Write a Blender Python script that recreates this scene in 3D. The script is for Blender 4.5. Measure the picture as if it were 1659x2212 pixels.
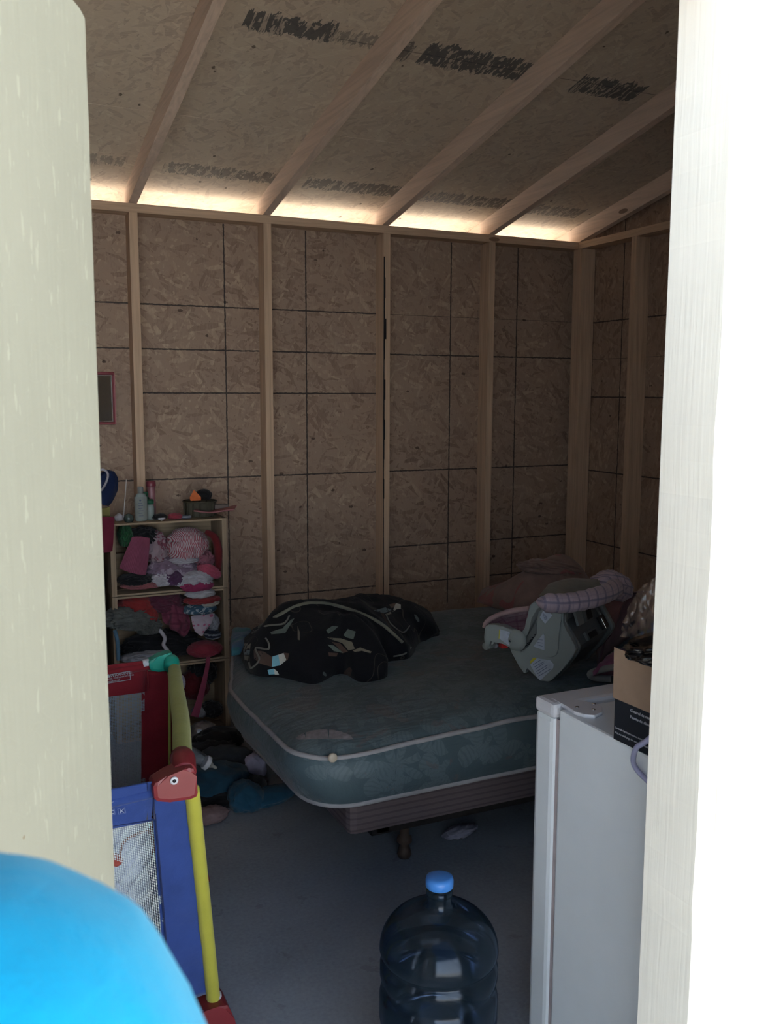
import bpy, bmesh, math, random
from mathutils import Vector, Matrix, noise as mn
from mathutils.geometry import normal as _n
PI = math.pi
SC = bpy.context.scene
for o in list(bpy.data.objects): bpy.data.objects.remove(o)

# ------------------------------------------------------------------ camera, sky, sun, exposure
CAM_H = 1.53; FPX = 1991.6; PITCH = math.radians(7.312); YAW = math.radians(24.986); ROLL = math.radians(.18)
cam = bpy.data.cameras.new('camera'); camo = bpy.data.objects.new('camera', cam); SC.collection.objects.link(camo)
camo.location = (0, 0, CAM_H)
camo.rotation_euler = (Matrix.Rotation(-YAW, 3, 'Z') @ Matrix.Rotation(PI/2-PITCH, 3, 'X') @ Matrix.Rotation(ROLL, 3, 'Z')).to_euler()
cam.sensor_fit = 'VERTICAL'; cam.sensor_height = 36; cam.lens = 36*FPX/2212; cam.clip_start = .02
cam.dof.use_dof = True; cam.dof.focus_distance = 3.2; cam.dof.aperture_fstop = 15
SC.camera = camo
w = bpy.data.worlds.new('sky'); SC.world = w; w.use_nodes = True
wn = w.node_tree.nodes; bgn = wn['Background']; bgn.inputs[1].default_value = 4.2
sky = wn.new('ShaderNodeTexSky'); sky.sky_type = 'HOSEK_WILKIE'; sky.turbidity = 3.2; sky.ground_albedo = .4
SUN = Vector((.46, .31, .83)).normalized(); sky.sun_direction = SUN
w.node_tree.links.new(sky.outputs[0], bgn.inputs[0])
sl = bpy.data.lights.new('sun', 'SUN'); sl.energy = 20; sl.angle = math.radians(.6); sl.color = (1, .95, .88)
so = bpy.data.objects.new('sun', sl); SC.collection.objects.link(so); so.rotation_euler = SUN.to_track_quat('Z', 'Y').to_euler()
SC.view_settings.view_transform = 'Standard'; SC.view_settings.look = 'None'
SC.view_settings.exposure = .47; SC.view_settings.gamma = 1; SC.view_settings.use_curve_mapping = False

# ------------------------------------------------------------------ placing helpers
def ray(px, py):
    x = px-829.5; y = py-1106
    c, s = math.cos, math.sin
    x, y = x*c(ROLL)+y*s(ROLL), -x*s(ROLL)+y*c(ROLL)
    lat, up = x/FPX, -y/FPX
    fw = c(PITCH)+up*s(PITCH); uz = up*c(PITCH)-s(PITCH)
    return Vector((lat*c(YAW)+fw*s(YAW), -lat*s(YAW)+fw*c(YAW), uz))
def at(px, py, z=None, X=None, Y=None, O=None, N=None):
    r = ray(px, py); o = Vector((0, 0, CAM_H))
    if z is not None: t = (z-CAM_H)/r.z
    elif X is not None: t = X/r.x
    elif Y is not None: t = Y/r.y
    else: t = (Vector(O)-o).dot(Vector(N))/r.dot(Vector(N))
    return o+r*t

# ------------------------------------------------------------------ object helpers
COL = SC.collection
def setp(o, label=None, cat=None, group=None, kind=None):
    if label: o['label'] = label
    if cat: o['category'] = cat
    if group: o['group'] = group
    if kind: o['kind'] = kind
    return o
def empty(name, loc, label, cat, group=None):
    o = bpy.data.objects.new(name, None); COL.objects.link(o); o.location = loc; o.empty_display_size = .05
    return setp(o, label, cat, group)
def link(name, me, mat, parent=None, smooth=False):
    o = bpy.data.objects.new(name, me); COL.objects.link(o)
    if mat: me.materials.clear(); me.materials.append(mat)
    if smooth:
        for p in me.polygons: p.use_smooth = True
    if parent:
        o.parent = parent; o.matrix_parent_inverse = Matrix.Translation(-wloc(parent))
    return o
def wloc(p):
    v = Vector(p.location)
    q = p
    while q.parent:
        return Vector((0, 0, 0)) if q.type != 'EMPTY' else v
    return v
def meshobj(name, bm, mat, parent=None, smooth=False):
    me = bpy.data.meshes.new(name); bmesh.ops.recalc_face_normals(bm, faces=bm.faces); bm.to_mesh(me); bm.free()
    return link(name, me, mat, parent, smooth)
def box(bm, lo, hi, bev=0):
    lo = Vector(lo); hi = Vector(hi); r = bmesh.ops.create_cube(bm, size=1)
    for v in r['verts']: v.co = Vector([(lo[i]+hi[i])/2+v.co[i]*(hi[i]-lo[i]) for i in range(3)])
    if bev:
        es = {e for v in r['verts'] for e in v.link_edges}
        bmesh.ops.bevel(bm, geom=list(es), offset=bev, segments=2, affect='EDGES', profile=.6)
def boxo(name, lo, hi, mat, parent=None, bev=0):
    bm = bmesh.new(); box(bm, lo, hi, bev); return meshobj(name, bm, mat, parent)
def tube(bm, pts, rad, seg=10, cap=True):
    pts = [Vector(p) for p in pts]; n = len(pts)
    rad = rad if isinstance(rad, (list, tuple)) else [rad]*n
    rings = []; up = None
    for i, p in enumerate(pts):
        t = (pts[min(i+1, n-1)]-pts[max(i-1, 0)]).normalized()
        if up is None: up = Vector((0, 0, 1)) if abs(t.z) < .9 else Vector((1, 0, 0))
        a = t.cross(up)
        if a.length < 1e-4: a = t.orthogonal()
        a.normalize(); b = a.cross(t).normalized(); up = b
        rings.append([bm.verts.new(p+(a*math.cos(k*2*PI/seg)+b*math.sin(k*2*PI/seg))*rad[i]) for k in range(seg)])
    for i in range(n-1):
        for k in range(seg):
            bm.faces.new((rings[i][k], rings[i][(k+1) % seg], rings[i+1][(k+1) % seg], rings[i+1][k]))
    if cap: bm.faces.new(rings[0][::-1]); bm.faces.new(rings[-1])
def smooth_pts(pts, n=8):
    pts = [Vector(p) for p in pts]; out = []
    for i in range(len(pts)-1):
        p0, p1, p2, p3 = pts[max(i-1, 0)], pts[i], pts[i+1], pts[min(i+2, len(pts)-1)]
        for k in range(n):
            t = k/n
            out.append(.5*((2*p1)+(p2-p0)*t+(2*p0-5*p1+4*p2-p3)*t*t+(3*p1-p0-3*p2+p3)*t**3))
    return out+[pts[-1]]
def tubeo(name, pts, rad, mat, parent=None, seg=10, n=8):
    bm = bmesh.new(); P = smooth_pts(pts, n) if len(pts) > 2 else pts
    if isinstance(rad, (list, tuple)):
        m = len(P); rad = [rad[min(int(i/(m-1)*(len(rad)-1)), len(rad)-2)]*(1-(i/(m-1)*(len(rad)-1) % 1))+rad[min(int(i/(m-1)*(len(rad)-1))+1, len(rad)-1)]*(i/(m-1)*(len(rad)-1) % 1) for i in range(m)]
    tube(bm, P, rad, seg); return meshobj(name, bm, mat, parent, True)
def lathe(name, prof, mat, parent=None, loc=(0, 0, 0), seg=40, rot=None, close=True):
    bm = bmesh.new(); loc = Vector(loc); R = rot or Matrix.Identity(3); rings = []
    for r, z in prof:
        rings.append([bm.verts.new(loc+R @ Vector((r*math.cos(k*2*PI/seg), r*math.sin(k*2*PI/seg), z))) for k in range(seg)])
    for i in range(len(prof)-1):
        for k in range(seg): bm.faces.new((rings[i][k], rings[i][(k+1) % seg], rings[i+1][(k+1) % seg], rings[i+1][k]))
    if close: bm.faces.new(rings[0][::-1]); bm.faces.new(rings[-1])
    return meshobj(name, bm, mat, parent, True)
def prism(name, poly, ex, mat, parent=None, bev=0, uv=False):
    """polygon of 3D points pushed along ex"""
    bm = bmesh.new(); ex = Vector(ex)
    a = [bm.verts.new(Vector(p)) for p in poly]; b = [bm.verts.new(Vector(p)+ex) for p in poly]; n = len(poly)
    bm.faces.new(a); bm.faces.new(b[::-1])
    for i in range(n): bm.faces.new((a[i], a[(i+1) % n], b[(i+1) % n], b[i]))
    if bev: bmesh.ops.bevel(bm, geom=list(bm.edges), offset=bev, segments=2, affect='EDGES', profile=.6)
    bmesh.ops.triangulate(bm, faces=[f for f in bm.faces if len(f.verts) > 4])
    return meshobj(name, bm, mat, parent)
def fold(p, seed, f):
    q = Vector((p.x*f, p.y*f, p.z*f))+Vector((seed*7.3, seed*3.1, -seed*5.7))
    wv = mn.noise_vector(q*.7)*.8
    a = 1-abs(mn.noise(q+wv))*2; b = 1-abs(mn.noise(q*2.1+wv*1.3+Vector((9, 2, 4))))*2
    return .62*a+.3*b+.15*mn.noise(q*5)
def wad(name, loc, dims, mat, parent=None, seed=1, rot=(0, 0, 0), amp=.28, f=1.6, sub=5, flat=.75, aniso=(1, 1, 1)):
    """crumpled cloth: a closed sphere pushed into folds"""
    bm = bmesh.new(); bmesh.ops.create_icosphere(bm, subdivisions=sub, radius=1)
    from mathutils import Euler
    R = Euler(rot).to_matrix(); D = Vector(dims)*.5; loc = Vector(loc)
    uvl = bm.loops.layers.uv.new('UVMap')
    for fc in bm.faces:
        for lp in fc.loops: lp[uvl].uv = (lp.vert.co.x*D.x*2+lp.vert.co.y*D.y*.2+.02*mn.noise(lp.vert.co*2+Vector((seed, 0, 0))), lp.vert.co.z*D.z*2+lp.vert.co.y*D.y*.2)
    for v in bm.verts:
        p = v.co.copy(); d = fold(Vector((p.x*aniso[0], p.y*aniso[1], p.z*aniso[2])), seed, f)
        q = p*(1+amp*d-amp*.3)
        q.z = max(q.z, -flat)
        v.co = loc+R @ Vector((q.x*D.x, q.y*D.y, q.z*D.z))
    return meshobj(name, bm, mat, parent, True)
def sheet(name, net, mat, parent=None, thick=.006, amp=.01, f=8, seed=1, nu=36, nv=36, sub=False):
    """cloth panel smoothly spanned over a net (rows of 3D points)"""
    rows = [smooth_pts(r, max(2, nu//max(1, len(r)-1))) if len(r) > 2 else [Vector(r[0]).lerp(Vector(r[1]), k/nu) for k in range(nu+1)] for r in net]
    m = min(len(r) for r in rows); cols = []
    for j in range(m):
        c = [r[j] for r in rows]
        cols.append(smooth_pts(c, max(2, nv//max(1, len(c)-1))) if len(c) > 2 else [c[0].lerp(c[1], k/nv) for k in range(nv+1)])
    L = len(cols[0]); bm = bmesh.new(); uvl = bm.loops.layers.uv.new('UVMap')
    us = [0]; vs = [0]
    for j in range(1, m): us.append(us[-1]+(cols[j][L//2]-cols[j-1][L//2]).length)
    for i in range(1, L): vs.append(vs[-1]+(cols[m//2][i]-cols[m//2][i-1]).length)
    G = []
    for j in range(m):
        row = []
        for i in range(L):
            p = cols[j][i]
            a = cols[min(j+1, m-1)][i]-cols[max(j-1, 0)][i]; b = cols[j][min(i+1, L-1)]-cols[j][max(i-1, 0)]
            nn = a.cross(b); nn = nn.normalized() if nn.length > 1e-9 else Vector((0, 0, 1))
            row.append(bm.verts.new(p+nn*amp*fold(p, seed, f)))
        G.append(row)
    for j in range(m-1):
        for i in range(L-1):
            fc = bm.faces.new((G[j][i], G[j+1][i], G[j+1][i+1], G[j][i+1]))
            for lp, (a, b) in zip(fc.loops, ((j, i), (j+1, i), (j+1, i+1), (j, i+1))): lp[uvl].uv = (us[a], vs[b])
    me = bpy.data.meshes.new(name); bm.to_mesh(me); bm.free()
    o = link(name, me, mat, parent, True)
    if thick:
        md = o.modifiers.new('solid', 'SOLIDIFY'); md.thickness = thick; md.offset = 0
    return o
def dup(o, loc=None):
    c = o.copy(); COL.objects.link(c)
    if loc is not None: c.location = loc
    for ch in list(o.children):
        d = ch.copy(); COL.objects.link(d); d.parent = c
        for g in list(ch.children):
            e = g.copy(); COL.objects.link(e); e.parent = d
    return c
def text(name, s, size, mat, org, xd, yd, parent, align='LEFT', serif=False, ex=.0004):
    """flat printed lettering: origin, text direction, up direction"""
    cu = bpy.data.curves.new(name, 'FONT'); cu.body = s; cu.size = size; cu.extrude = ex; cu.align_x = align; cu.resolution_u = 2
    if serif: cu.offset = size*.012
    t = bpy.data.objects.new(name, cu); COL.objects.link(t)
    me = bpy.data.meshes.new_from_object(t.evaluated_get(bpy.context.evaluated_depsgraph_get()))
    bpy.data.objects.remove(t)
    xd = Vector(xd).normalized(); yd = Vector(yd); yd = (yd-xd*yd.dot(xd)).normalized(); zd = xd.cross(yd)
    M4 = Matrix((xd, yd, zd)).transposed().to_4x4(); M4.translation = Vector(org)
    me.transform(M4); me.name = name
    return link(name, me, mat, parent)

# ------------------------------------------------------------------ materials
class NT:
    def __init__(s, name):
        s.m = bpy.data.materials.new(name); s.m.use_nodes = True; s.t = s.m.node_tree; s.b = s.t.nodes['Principled BSDF']
        s.out = s.t.nodes['Material Output']
    def n(s, ty, **k):
        x = s.t.nodes.new('ShaderNode'+ty)
        for a, v in k.items(): setattr(x, a, v)
        return x
    def l(s, a, b): s.t.links.new(a, b)
    def co(s, kind='Object', scale=(1, 1, 1), rot=(0, 0, 0), loc=(0, 0, 0)):
        tc = s.n('TexCoord'); mp = s.n('Mapping'); mp.inputs['Scale'].default_value = scale; mp.inputs['Rotation'].default_value = rot
        mp.inputs['Location'].default_value = loc; s.l(tc.outputs[kind], mp.inputs[0]); return mp.outputs[0]
    def noise(s, vec, scale, detail=3, dist=0, rough=.55):
        x = s.n('TexNoise'); x.inputs['Scale'].default_value = scale; x.inputs['Detail'].default_value = detail
        x.inputs['Distortion'].default_value = dist; x.inputs['Roughness'].default_value = rough
        if vec: s.l(vec, x.inputs['Vector'])
        return x
    def vor(s, vec, scale, feature='F1', rnd=1.0):
        x = s.n('TexVoronoi', feature=feature); x.inputs['Scale'].default_value = scale; x.inputs['Randomness'].default_value = rnd
        s.l(vec, x.inputs['Vector']); return x
    def math(s, op, a, b=None, c=None, clamp=False):
        x = s.n('Math', operation=op); x.use_clamp = clamp
        for i, v in enumerate((a, b, c)):
            if v is None: continue
            if isinstance(v, (int, float)): x.inputs[i].default_value = v
            else: s.l(v, x.inputs[i])
        return x.outputs[0]
    def ramp(s, fac, stops, interp='LINEAR'):
        x = s.n('ValToRGB'); x.color_ramp.interpolation = interp; e = x.color_ramp.elements
        while len(e) < len(stops): e.new(.5)
        for i, (p, c) in enumerate(stops): e[i].position = p; e[i].color = (*c, 1) if len(c) == 3 else c
        s.l(fac, x.inputs[0]); return x.outputs[0]
    def mix(s, fac, a, b, blend='MIX'):
        x = s.n('Mix', data_type='RGBA', blend_type=blend)
        for i, v in ((0, fac), (6, a), (7, b)):
            if isinstance(v, (int, float)): x.inputs[i].default_value = v
            elif isinstance(v, tuple): x.inputs[i].default_value = (*v, 1) if len(v) == 3 else v
            else: s.l(v, x.inputs[i])
        return x.outputs[2]
    def bump(s, h, strength, dist=.002):
        x = s.n('Bump'); x.inputs['Strength'].default_value = strength; x.inputs['Distance'].default_value = dist
        s.l(h, x.inputs['Height']); s.l(x.outputs[0], s.b.inputs['Normal'])
    def fin(s, col=None, rough=.7, spec=.3, metal=0, coat=0, sheen=0):
        if col is not None:
            if isinstance(col, tuple): s.b.inputs['Base Color'].default_value = (*col, 1)
            else: s.l(col, s.b.inputs['Base Color'])
        s.b.inputs['Roughness'].default_value = rough; s.b.inputs['Specular IOR Level'].default_value = spec
        s.b.inputs['Metallic'].default_value = metal; s.b.inputs['Coat Weight'].default_value = coat; s.b.inputs['Sheen Weight'].default_value = sheen
        return s.m
def sep(s, vec):
    x = s.n('SeparateXYZ'); s.l(vec, x.inputs[0]); return x.outputs
def plain(name, col, rough=.6, var=.12, scale=25, bump=.15, spec=.3, metal=0, coat=0, bd=.001, sheen=0):
    s = NT(name); v = s.co(); nz = s.noise(v, scale, 4)
    c = s.ramp(nz.outputs[0], [(.3, tuple(x*(1-var) for x in col)), (.7, tuple(min(1, x*(1+var)) for x in col))])
    if bump: s.bump(nz.outputs[0], bump, bd)
    return s.fin(c, rough, spec, metal, coat, sheen)
def cloth(name, col, col2=None, rough=.9, weave=700, var=.18, kind='plain', k=1.0):
    s = NT(name); uv = s.co('UV'); ob = s.co(); nz = s.noise(ob, 14, 4)
    base = s.ramp(nz.outputs[0], [(.3, tuple(x*(1-var) for x in col)), (.7, tuple(min(1, x*(1+var)) for x in col))])
    if kind == 'stripe':
        x = sep(s, uv); q = s.math('SINE', s.math('MULTIPLY', x[0], 2*PI*60*k)); base = s.mix(s.math('GREATER_THAN', q, .1), base, col2)
    elif kind == 'plaid':
        x = sep(s, uv)
        for ax in (0, 1):
            for fr, th, cc, al in ((26*k, .86, col2, .75), (52*k, .9, tuple((a+b)/2 for a, b in zip(col, col2)), .5)):
                q = s.math('SINE', s.math('MULTIPLY', x[ax], 2*PI*fr)); base = s.mix(s.math('MULTIPLY', s.math('GREATER_THAN', q, th), al), base, cc)
    elif kind == 'dots':
        vo = s.vor(uv, 34*k, rnd=.55); base = s.mix(s.math('LESS_THAN', vo.outputs['Distance'], .3), base, col2)
    elif kind == 'print':
        vo = s.noise(ob, 26*k, 2, 1.2); base = s.mix(s.math('GREATER_THAN', vo.outputs[0], .56), base, col2)
    elif kind == 'band':
        x = sep(s, ob); q = s.math('SINE', s.math('MULTIPLY', x[2], 2*PI*18*k)); base = s.mix(s.math('GREATER_THAN', q, .3), base, col2)
    wv = s.noise(ob, weave, 2); h = s.noise(ob, 45, 4)
    s.bump(s.math('ADD', s.math('MULTIPLY', wv.outputs[0], .3), h.outputs[0]), .5, .003)
    return s.fin(base, rough, .15, sheen=.15)

def osb_val(s, plane='Y', fine=1.0):
    """strand board: flakes in several random directions; returns colour factor and height"""
    ax = {'Y': 1, 'X': 0, 'Z': 2}[plane]; val = None; hs = []
    dv = s.noise(s.co(), 9, 2)
    for i, (ang, sc) in enumerate(((.15, 1), (1.05, 1.15), (2.2, .85), (2.75, 1.3))):
        rot = [0, 0, 0]; rot[ax] = ang; loc = (i*3.7, i*1.3, i*2.1)
        scale = {'Y': (9, 20, 38), 'X': (20, 38, 9), 'Z': (38, 9, 20)}[plane]
        scale = tuple(q*sc*fine for q in scale)
        a = s.co('Object', (1, 1, 1), tuple(rot), loc)
        mp = s.n('Mapping'); mp.inputs['Scale'].default_value = scale; s.l(a, mp.inputs[0])
        ad = s.n('VectorMath', operation='MULTIPLY_ADD'); s.l(dv.outputs['Color'], ad.inputs[0]); ad.inputs[1].default_value = (.9, .9, .9); s.l(mp.outputs[0], ad.inputs[2])
        vo = s.vor(ad.outputs[0], 1.0)
        cs = s.n('SeparateColor'); s.l(vo.outputs['Color'], cs.inputs[0]); hs.append((cs.outputs[0], cs.outputs[1]))
    # the layer lying on top wins: pick by the random green channel
    v, g = hs[0]
    for (v2, g2) in hs[1:]:
        sel = s.math('GREATER_THAN', g2, g)
        nv = s.n('Mix', data_type='FLOAT'); s.l(sel, nv.inputs[0]); s.l(v, nv.inputs[2]); s.l(v2, nv.inputs[3])
        v = nv.outputs[0]; g = s.math('MAXIMUM', g, g2)
    return v, g
def osb(name, plane, dark=(.18, .11, .08), mid=(.36, .25, .185), light=(.50, .37, .26), lines=None, prints=None, rough=.65):
    s = NT(name); v, g = osb_val(s, plane, 1.5)
    gr = s.noise(s.co('Object', {'Y': (60, 60, 14), 'X': (60, 60, 14), 'Z': (14, 60, 60)}[plane]), 3, 4)
    big = s.noise(s.co(), 1.6, 3)
    f = s.math('ADD', s.math('MULTIPLY', v, .55), s.math('MULTIPLY', gr.outputs[0], .45))
    f = s.math('ADD', f, s.math('MULTIPLY', s.math('SUBTRACT', big.outputs[0], .5), .35))
    c = s.ramp(f, [(.10, dark), (.24, tuple(.5*(a+b) for a, b in zip(dark, mid))), (.46, mid), (.66, mid), (.88, light)])
    # sparse dark bark flakes
    fl = s.vor(s.co('Object', {'Y': (14, 5, 22), 'X': (5, 14, 22), 'Z': (22, 14, 5)}[plane], {'Y': (0, .6, 0), 'X': (.6, 0, 0), 'Z': (0, 0, .6)}[plane]), 1.0)
    cs = s.n('SeparateColor'); s.l(fl.outputs['Color'], cs.inputs[0])
    m = s.math('MULTIPLY', s.math('LESS_THAN', s.math('ADD', fl.outputs['Distance'], s.math('MULTIPLY', gr.outputs[0], .22)), .26), s.math('GREATER_THAN', cs.outputs[0], .93))
    c = s.mix(s.math('MULTIPLY', m, .75), c, (.05, .028, .02))
    oc = sep(s, s.co()); wob = s.noise(s.co(), 40, 3)
    wb = s.math('MULTIPLY', s.math('SUBTRACT', wob.outputs[0], .5), .006)
    if lines:
        tot = None; fz = s.noise(s.co(), 120, 2)
        for (axis, pos, wd, a0, a1, b0, b1, st) in lines:   # axis value pos, within ranges of the two others
            d = s.math('ABSOLUTE', s.math('SUBTRACT', s.math('ADD', oc[axis], wb), pos))
            k = s.math('LESS_THAN', s.math('ADD', d, s.math('MULTIPLY', fz.outputs[0], wd*.8)), wd*1.15)
            oth = [a for a in ((0, 2) if plane == 'Y' else (1, 2) if plane == 'X' else (0, 1)) if a != axis][0]
            k = s.math('MULTIPLY', k, s.math('MULTIPLY', s.math('GREATER_THAN', oc[oth], a0), s.math('LESS_THAN', oc[oth], a1)))
            k = s.math('MULTIPLY', k, st); tot = k if tot is None else s.math('MAXIMUM', tot, k)
        c = s.mix(tot, c, (.012, .012, .016))
    if prints:
        # stamped ink: blocky bars, worn by the flakes
        bars = s.noise(s.co('Object', (34, 5, .1), (0, 0, .25)), 1, 3, .6, .8); wear = s.noise(s.co('Object', (60, 22, 30), (0, 0, .5)), 1, 4)
        ink = s.math('MULTIPLY', s.math('GREATER_THAN', bars.outputs[0], .43), s.math('GREATER_THAN', wear.outputs[0], .42))
        tot = None
        for (x0, x1, y0, y1, st) in prints:
            yy = s.math('ADD', oc[1], s.math('MULTIPLY', s.math('SUBTRACT', bars.outputs[0], .5), .14))
            k = s.math('MULTIPLY', s.math('MULTIPLY', s.math('GREATER_THAN', oc[0], x0), s.math('LESS_THAN', oc[0], x1)), s.math('MULTIPLY', s.math('GREATER_THAN', yy, y0), s.math('LESS_THAN', yy, y1)))
            k = s.math('MULTIPLY', k, st); tot = k if tot is None else s.math('MAXIMUM', tot, k)
        c = s.mix(s.math('MULTIPLY', tot, s.math('ADD', s.math('MULTIPLY', ink, .6), .22)), c, (.045, .055, .07))
    s.bump(s.math('ADD', v, s.math('MULTIPLY', gr.outputs[0], .5)), .45, .0012)
    return s.fin(c, rough, .25)
def lumber(name, axis='Z', col=(.56, .39, .27), var=.2, rough=.65):
    s = NT(name); sc = {'Z': (38, 38, 1.6), 'Y': (38, 1.6, 38), 'X': (1.6, 38, 38)}[axis]
    v = s.co('Object', sc); nz = s.noise(v, 1.0, 4, 1.5); n2 = s.noise(s.co('Object', tuple(q*3 for q in sc)), 1, 3)
    f = s.math('ADD', s.math('MULTIPLY', nz.outputs[0], .7), s.math('MULTIPLY', n2.outputs[0], .3))
    c = s.ramp(f, [(.3, tuple(x*(1-var*1.3) for x in col)), (.5, col), (.72, tuple(min(1, x*(1+var)) for x in col))])
    ksc = {'Z': (13, 13, 4.2), 'Y': (13, 4.2, 13), 'X': (4.2, 13, 13)}[axis]
    kv = s.vor(s.co('Object', ksc), 1.0); cs = s.n('SeparateColor'); s.l(kv.outputs['Color'], cs.inputs[0])
    kn = s.math('MULTIPLY', s.math('LESS_THAN', kv.outputs['Distance'], .16), s.math('GREATER_THAN', cs.outputs[0], .86))
    c = s.mix(s.math('MULTIPLY', kn, .7), c, (.10, .05, .03))
    s.bump(f, .25, .001); return s.fin(c, rough, .25)
def painted(name, col, plane='flake', rough=.55):
    s = NT(name)
    if plane == 'flake':
        v, g = osb_val(s, 'Y', 1.3); gr = s.noise(s.co('Object', (90, 90, 8)), 1, 3)
        h = s.math('ADD', s.math('MULTIPLY', v, .7), s.math('MULTIPLY', gr.outputs[0], .6)); st = .9
    else:
        gr = s.noise(s.co('Object', (110, 110, 2.5)), 1, 4); h = gr.outputs[0]; st = .5
    nz = s.noise(s.co(), 5, 4); sp = s.noise(s.co('Object', (120, 120, 30)), 1, 3)
    c = s.ramp(nz.outputs[0], [(.3, tuple(x*.93 for x in col)), (.7, col)])
    c = s.mix(s.math('GREATER_THAN', sp.outputs[0], .655 if plane == 'flake' else .8), c, tuple(min(1, x*1.15) for x in col))
    dk = s.noise(s.co(loc=(4, 1, 2)), 60, 2); c = s.mix(s.math('GREATER_THAN', dk.outputs[0], .79), c, (.2, .16, .1))
    s.bump(h, st, .0016); return s.fin(c, rough, .35)
def concrete(name, col=(.32, .345, .39)):
    s = NT(name); a = s.noise(s.co(), 2.2, 5); b = s.noise(s.co(), 90, 3); d = s.noise(s.co(loc=(3, 3, 3)), 9, 5, .5)
    c = s.ramp(s.math('ADD', s.math('MULTIPLY', a.outputs[0], .6), s.math('MULTIPLY', b.outputs[0], .4)), [(.3, tuple(x*.75 for x in col)), (.5, col), (.75, tuple(x*1.25 for x in col))])
    c = s.mix(s.math('MULTIPLY', s.math('GREATER_THAN', d.outputs[0], .65), .22), c, (.12, .11, .11))
    s.bump(b.outputs[0], .2, .001); return s.fin(c, .8, .25)
def damask(name):
    """teal ticking with pale leaf sprays"""
    s = NT(name); uv = s.co('UV'); tot = None
    dn = s.noise(uv, 14, 2)
    for (sc, off, npet, R, w0) in ((5.6, (0, 0, 0), 7, .5, 1.1), (9.5, (.37, .81, 0), 5, .48, 1.3), (7.2, (1.7, .4, 0), 3, .5, .8)):
        mp = s.n('Mapping'); mp.inputs['Location'].default_value = off; s.l(uv, mp.inputs[0])
        ad = s.n('VectorMath', operation='MULTIPLY_ADD'); s.l(dn.outputs['Color'], ad.inputs[0]); ad.inputs[1].default_value = (.03, .03, 0); s.l(mp.outputs[0], ad.inputs[2])
        vo = s.n('TexVoronoi', voronoi_dimensions='2D'); vo.inputs['Scale'].default_value = sc; s.l(ad.outputs[0], vo.inputs['Vector'])
        df = s.n('VectorMath', operation='SUBTRACT'); s.l(ad.outputs[0], df.inputs[0]); s.l(vo.outputs['Position'], df.inputs[1])
        x = sep(s, df.outputs[0]); cs = s.n('SeparateColor'); s.l(vo.outputs['Color'], cs.inputs[0])
        ang = s.math('ADD', s.math('ARCTAN2', x[1], x[0]), s.math('MULTIPLY', cs.outputs[0], 6.28))
        r = vo.outputs['Distance']
        pet = s.math('ABSOLUTE', s.math('SINE', s.math('MULTIPLY', ang, npet/2)))
        rr = s.math('MULTIPLY', s.math('POWER', pet, w0), R)
        m = s.math('LESS_THAN', r, rr)
        vein = s.math('GREATER_THAN', s.math('SINE', s.math('ADD', s.math('MULTIPLY', r, 60), s.math('MULTIPLY', pet, 9))), -.25)
        m = s.math('MULTIPLY', m, s.math('ADD', s.math('MULTIPLY', vein, .35), .35))
        m = s.math('MULTIPLY', m, s.math('GREATER_THAN', cs.outputs[1], .35))
        tot = m if tot is None else s.math('MAXIMUM', tot, m)
    st = s.noise(s.co(), 3.2, 4); st2 = s.noise(s.co(loc=(5, 5, 5)), 7, 4, 1)
    base = s.ramp(st.outputs[0], [(.3, (.042, .066, .08)), (.7, (.076, .115, .128))])
    c = s.mix(s.math('MULTIPLY', tot, .5), base, (.15, .19, .21))
    c = s.mix(s.math('MULTIPLY', s.math('GREATER_THAN', st2.outputs[0], .63), .4), c, (.12, .085, .08))
    cr = s.noise(s.co('Object', (7, 30, 14)), 1, 4, .6)
    s.bump(s.math('ADD', s.math('MULTIPLY', tot, .4), s.math('MULTIPLY', cr.outputs[0], 2.0)), .6, .006)
    return s.fin(c, .5, .4, sheen=.1)
def meshfab(name, col, k=1400, cover=.15):
    s = NT(name); x = sep(s, s.co('UV')); p = s.math('MULTIPLY', s.math('SINE', s.math('MULTIPLY', s.math('ADD', x[0], x[1]), k)), s.math('SINE', s.math('MULTIPLY', s.math('SUBTRACT', x[0], x[1]), k)))
    s.fin(col, .8, .2); tr = s.n('BsdfTransparent'); mx = s.n('MixShader')
    s.l(s.math('GREATER_THAN', p, cover), mx.inputs[0]); s.l(s.b.outputs[0], mx.inputs[1]); s.l(tr.outputs[0], mx.inputs[2]); s.l(mx.outputs[0], s.out.inputs[0])
    return s.m
def clear(name, col=(.8, .85, .9), rough=.03, alpha=.25, spec=.6):
    """thin transparent plastic: clear body with glossy skin"""
    s = NT(name); g = s.n('BsdfGlossy'); g.inputs['Roughness'].default_value = rough; t = s.n('BsdfTransparent'); t.inputs[0].default_value = (*col, 1)
    d = s.n('BsdfDiffuse'); d.inputs[0].default_value = (*col, 1)
    fr = s.n('Fresnel'); fr.inputs[0].default_value = 1.5
    m1 = s.n('MixShader'); m1.inputs[0].default_value = alpha; s.l(t.outputs[0], m1.inputs[1]); s.l(d.outputs[0], m1.inputs[2])
    m2 = s.n('MixShader'); s.l(s.math('MULTIPLY', fr.outputs[0], spec*2, clamp=True), m2.inputs[0]); s.l(m1.outputs[0], m2.inputs[1]); s.l(g.outputs[0], m2.inputs[2])
    s.l(m2.outputs[0], s.out.inputs[0]); return s.m
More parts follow.
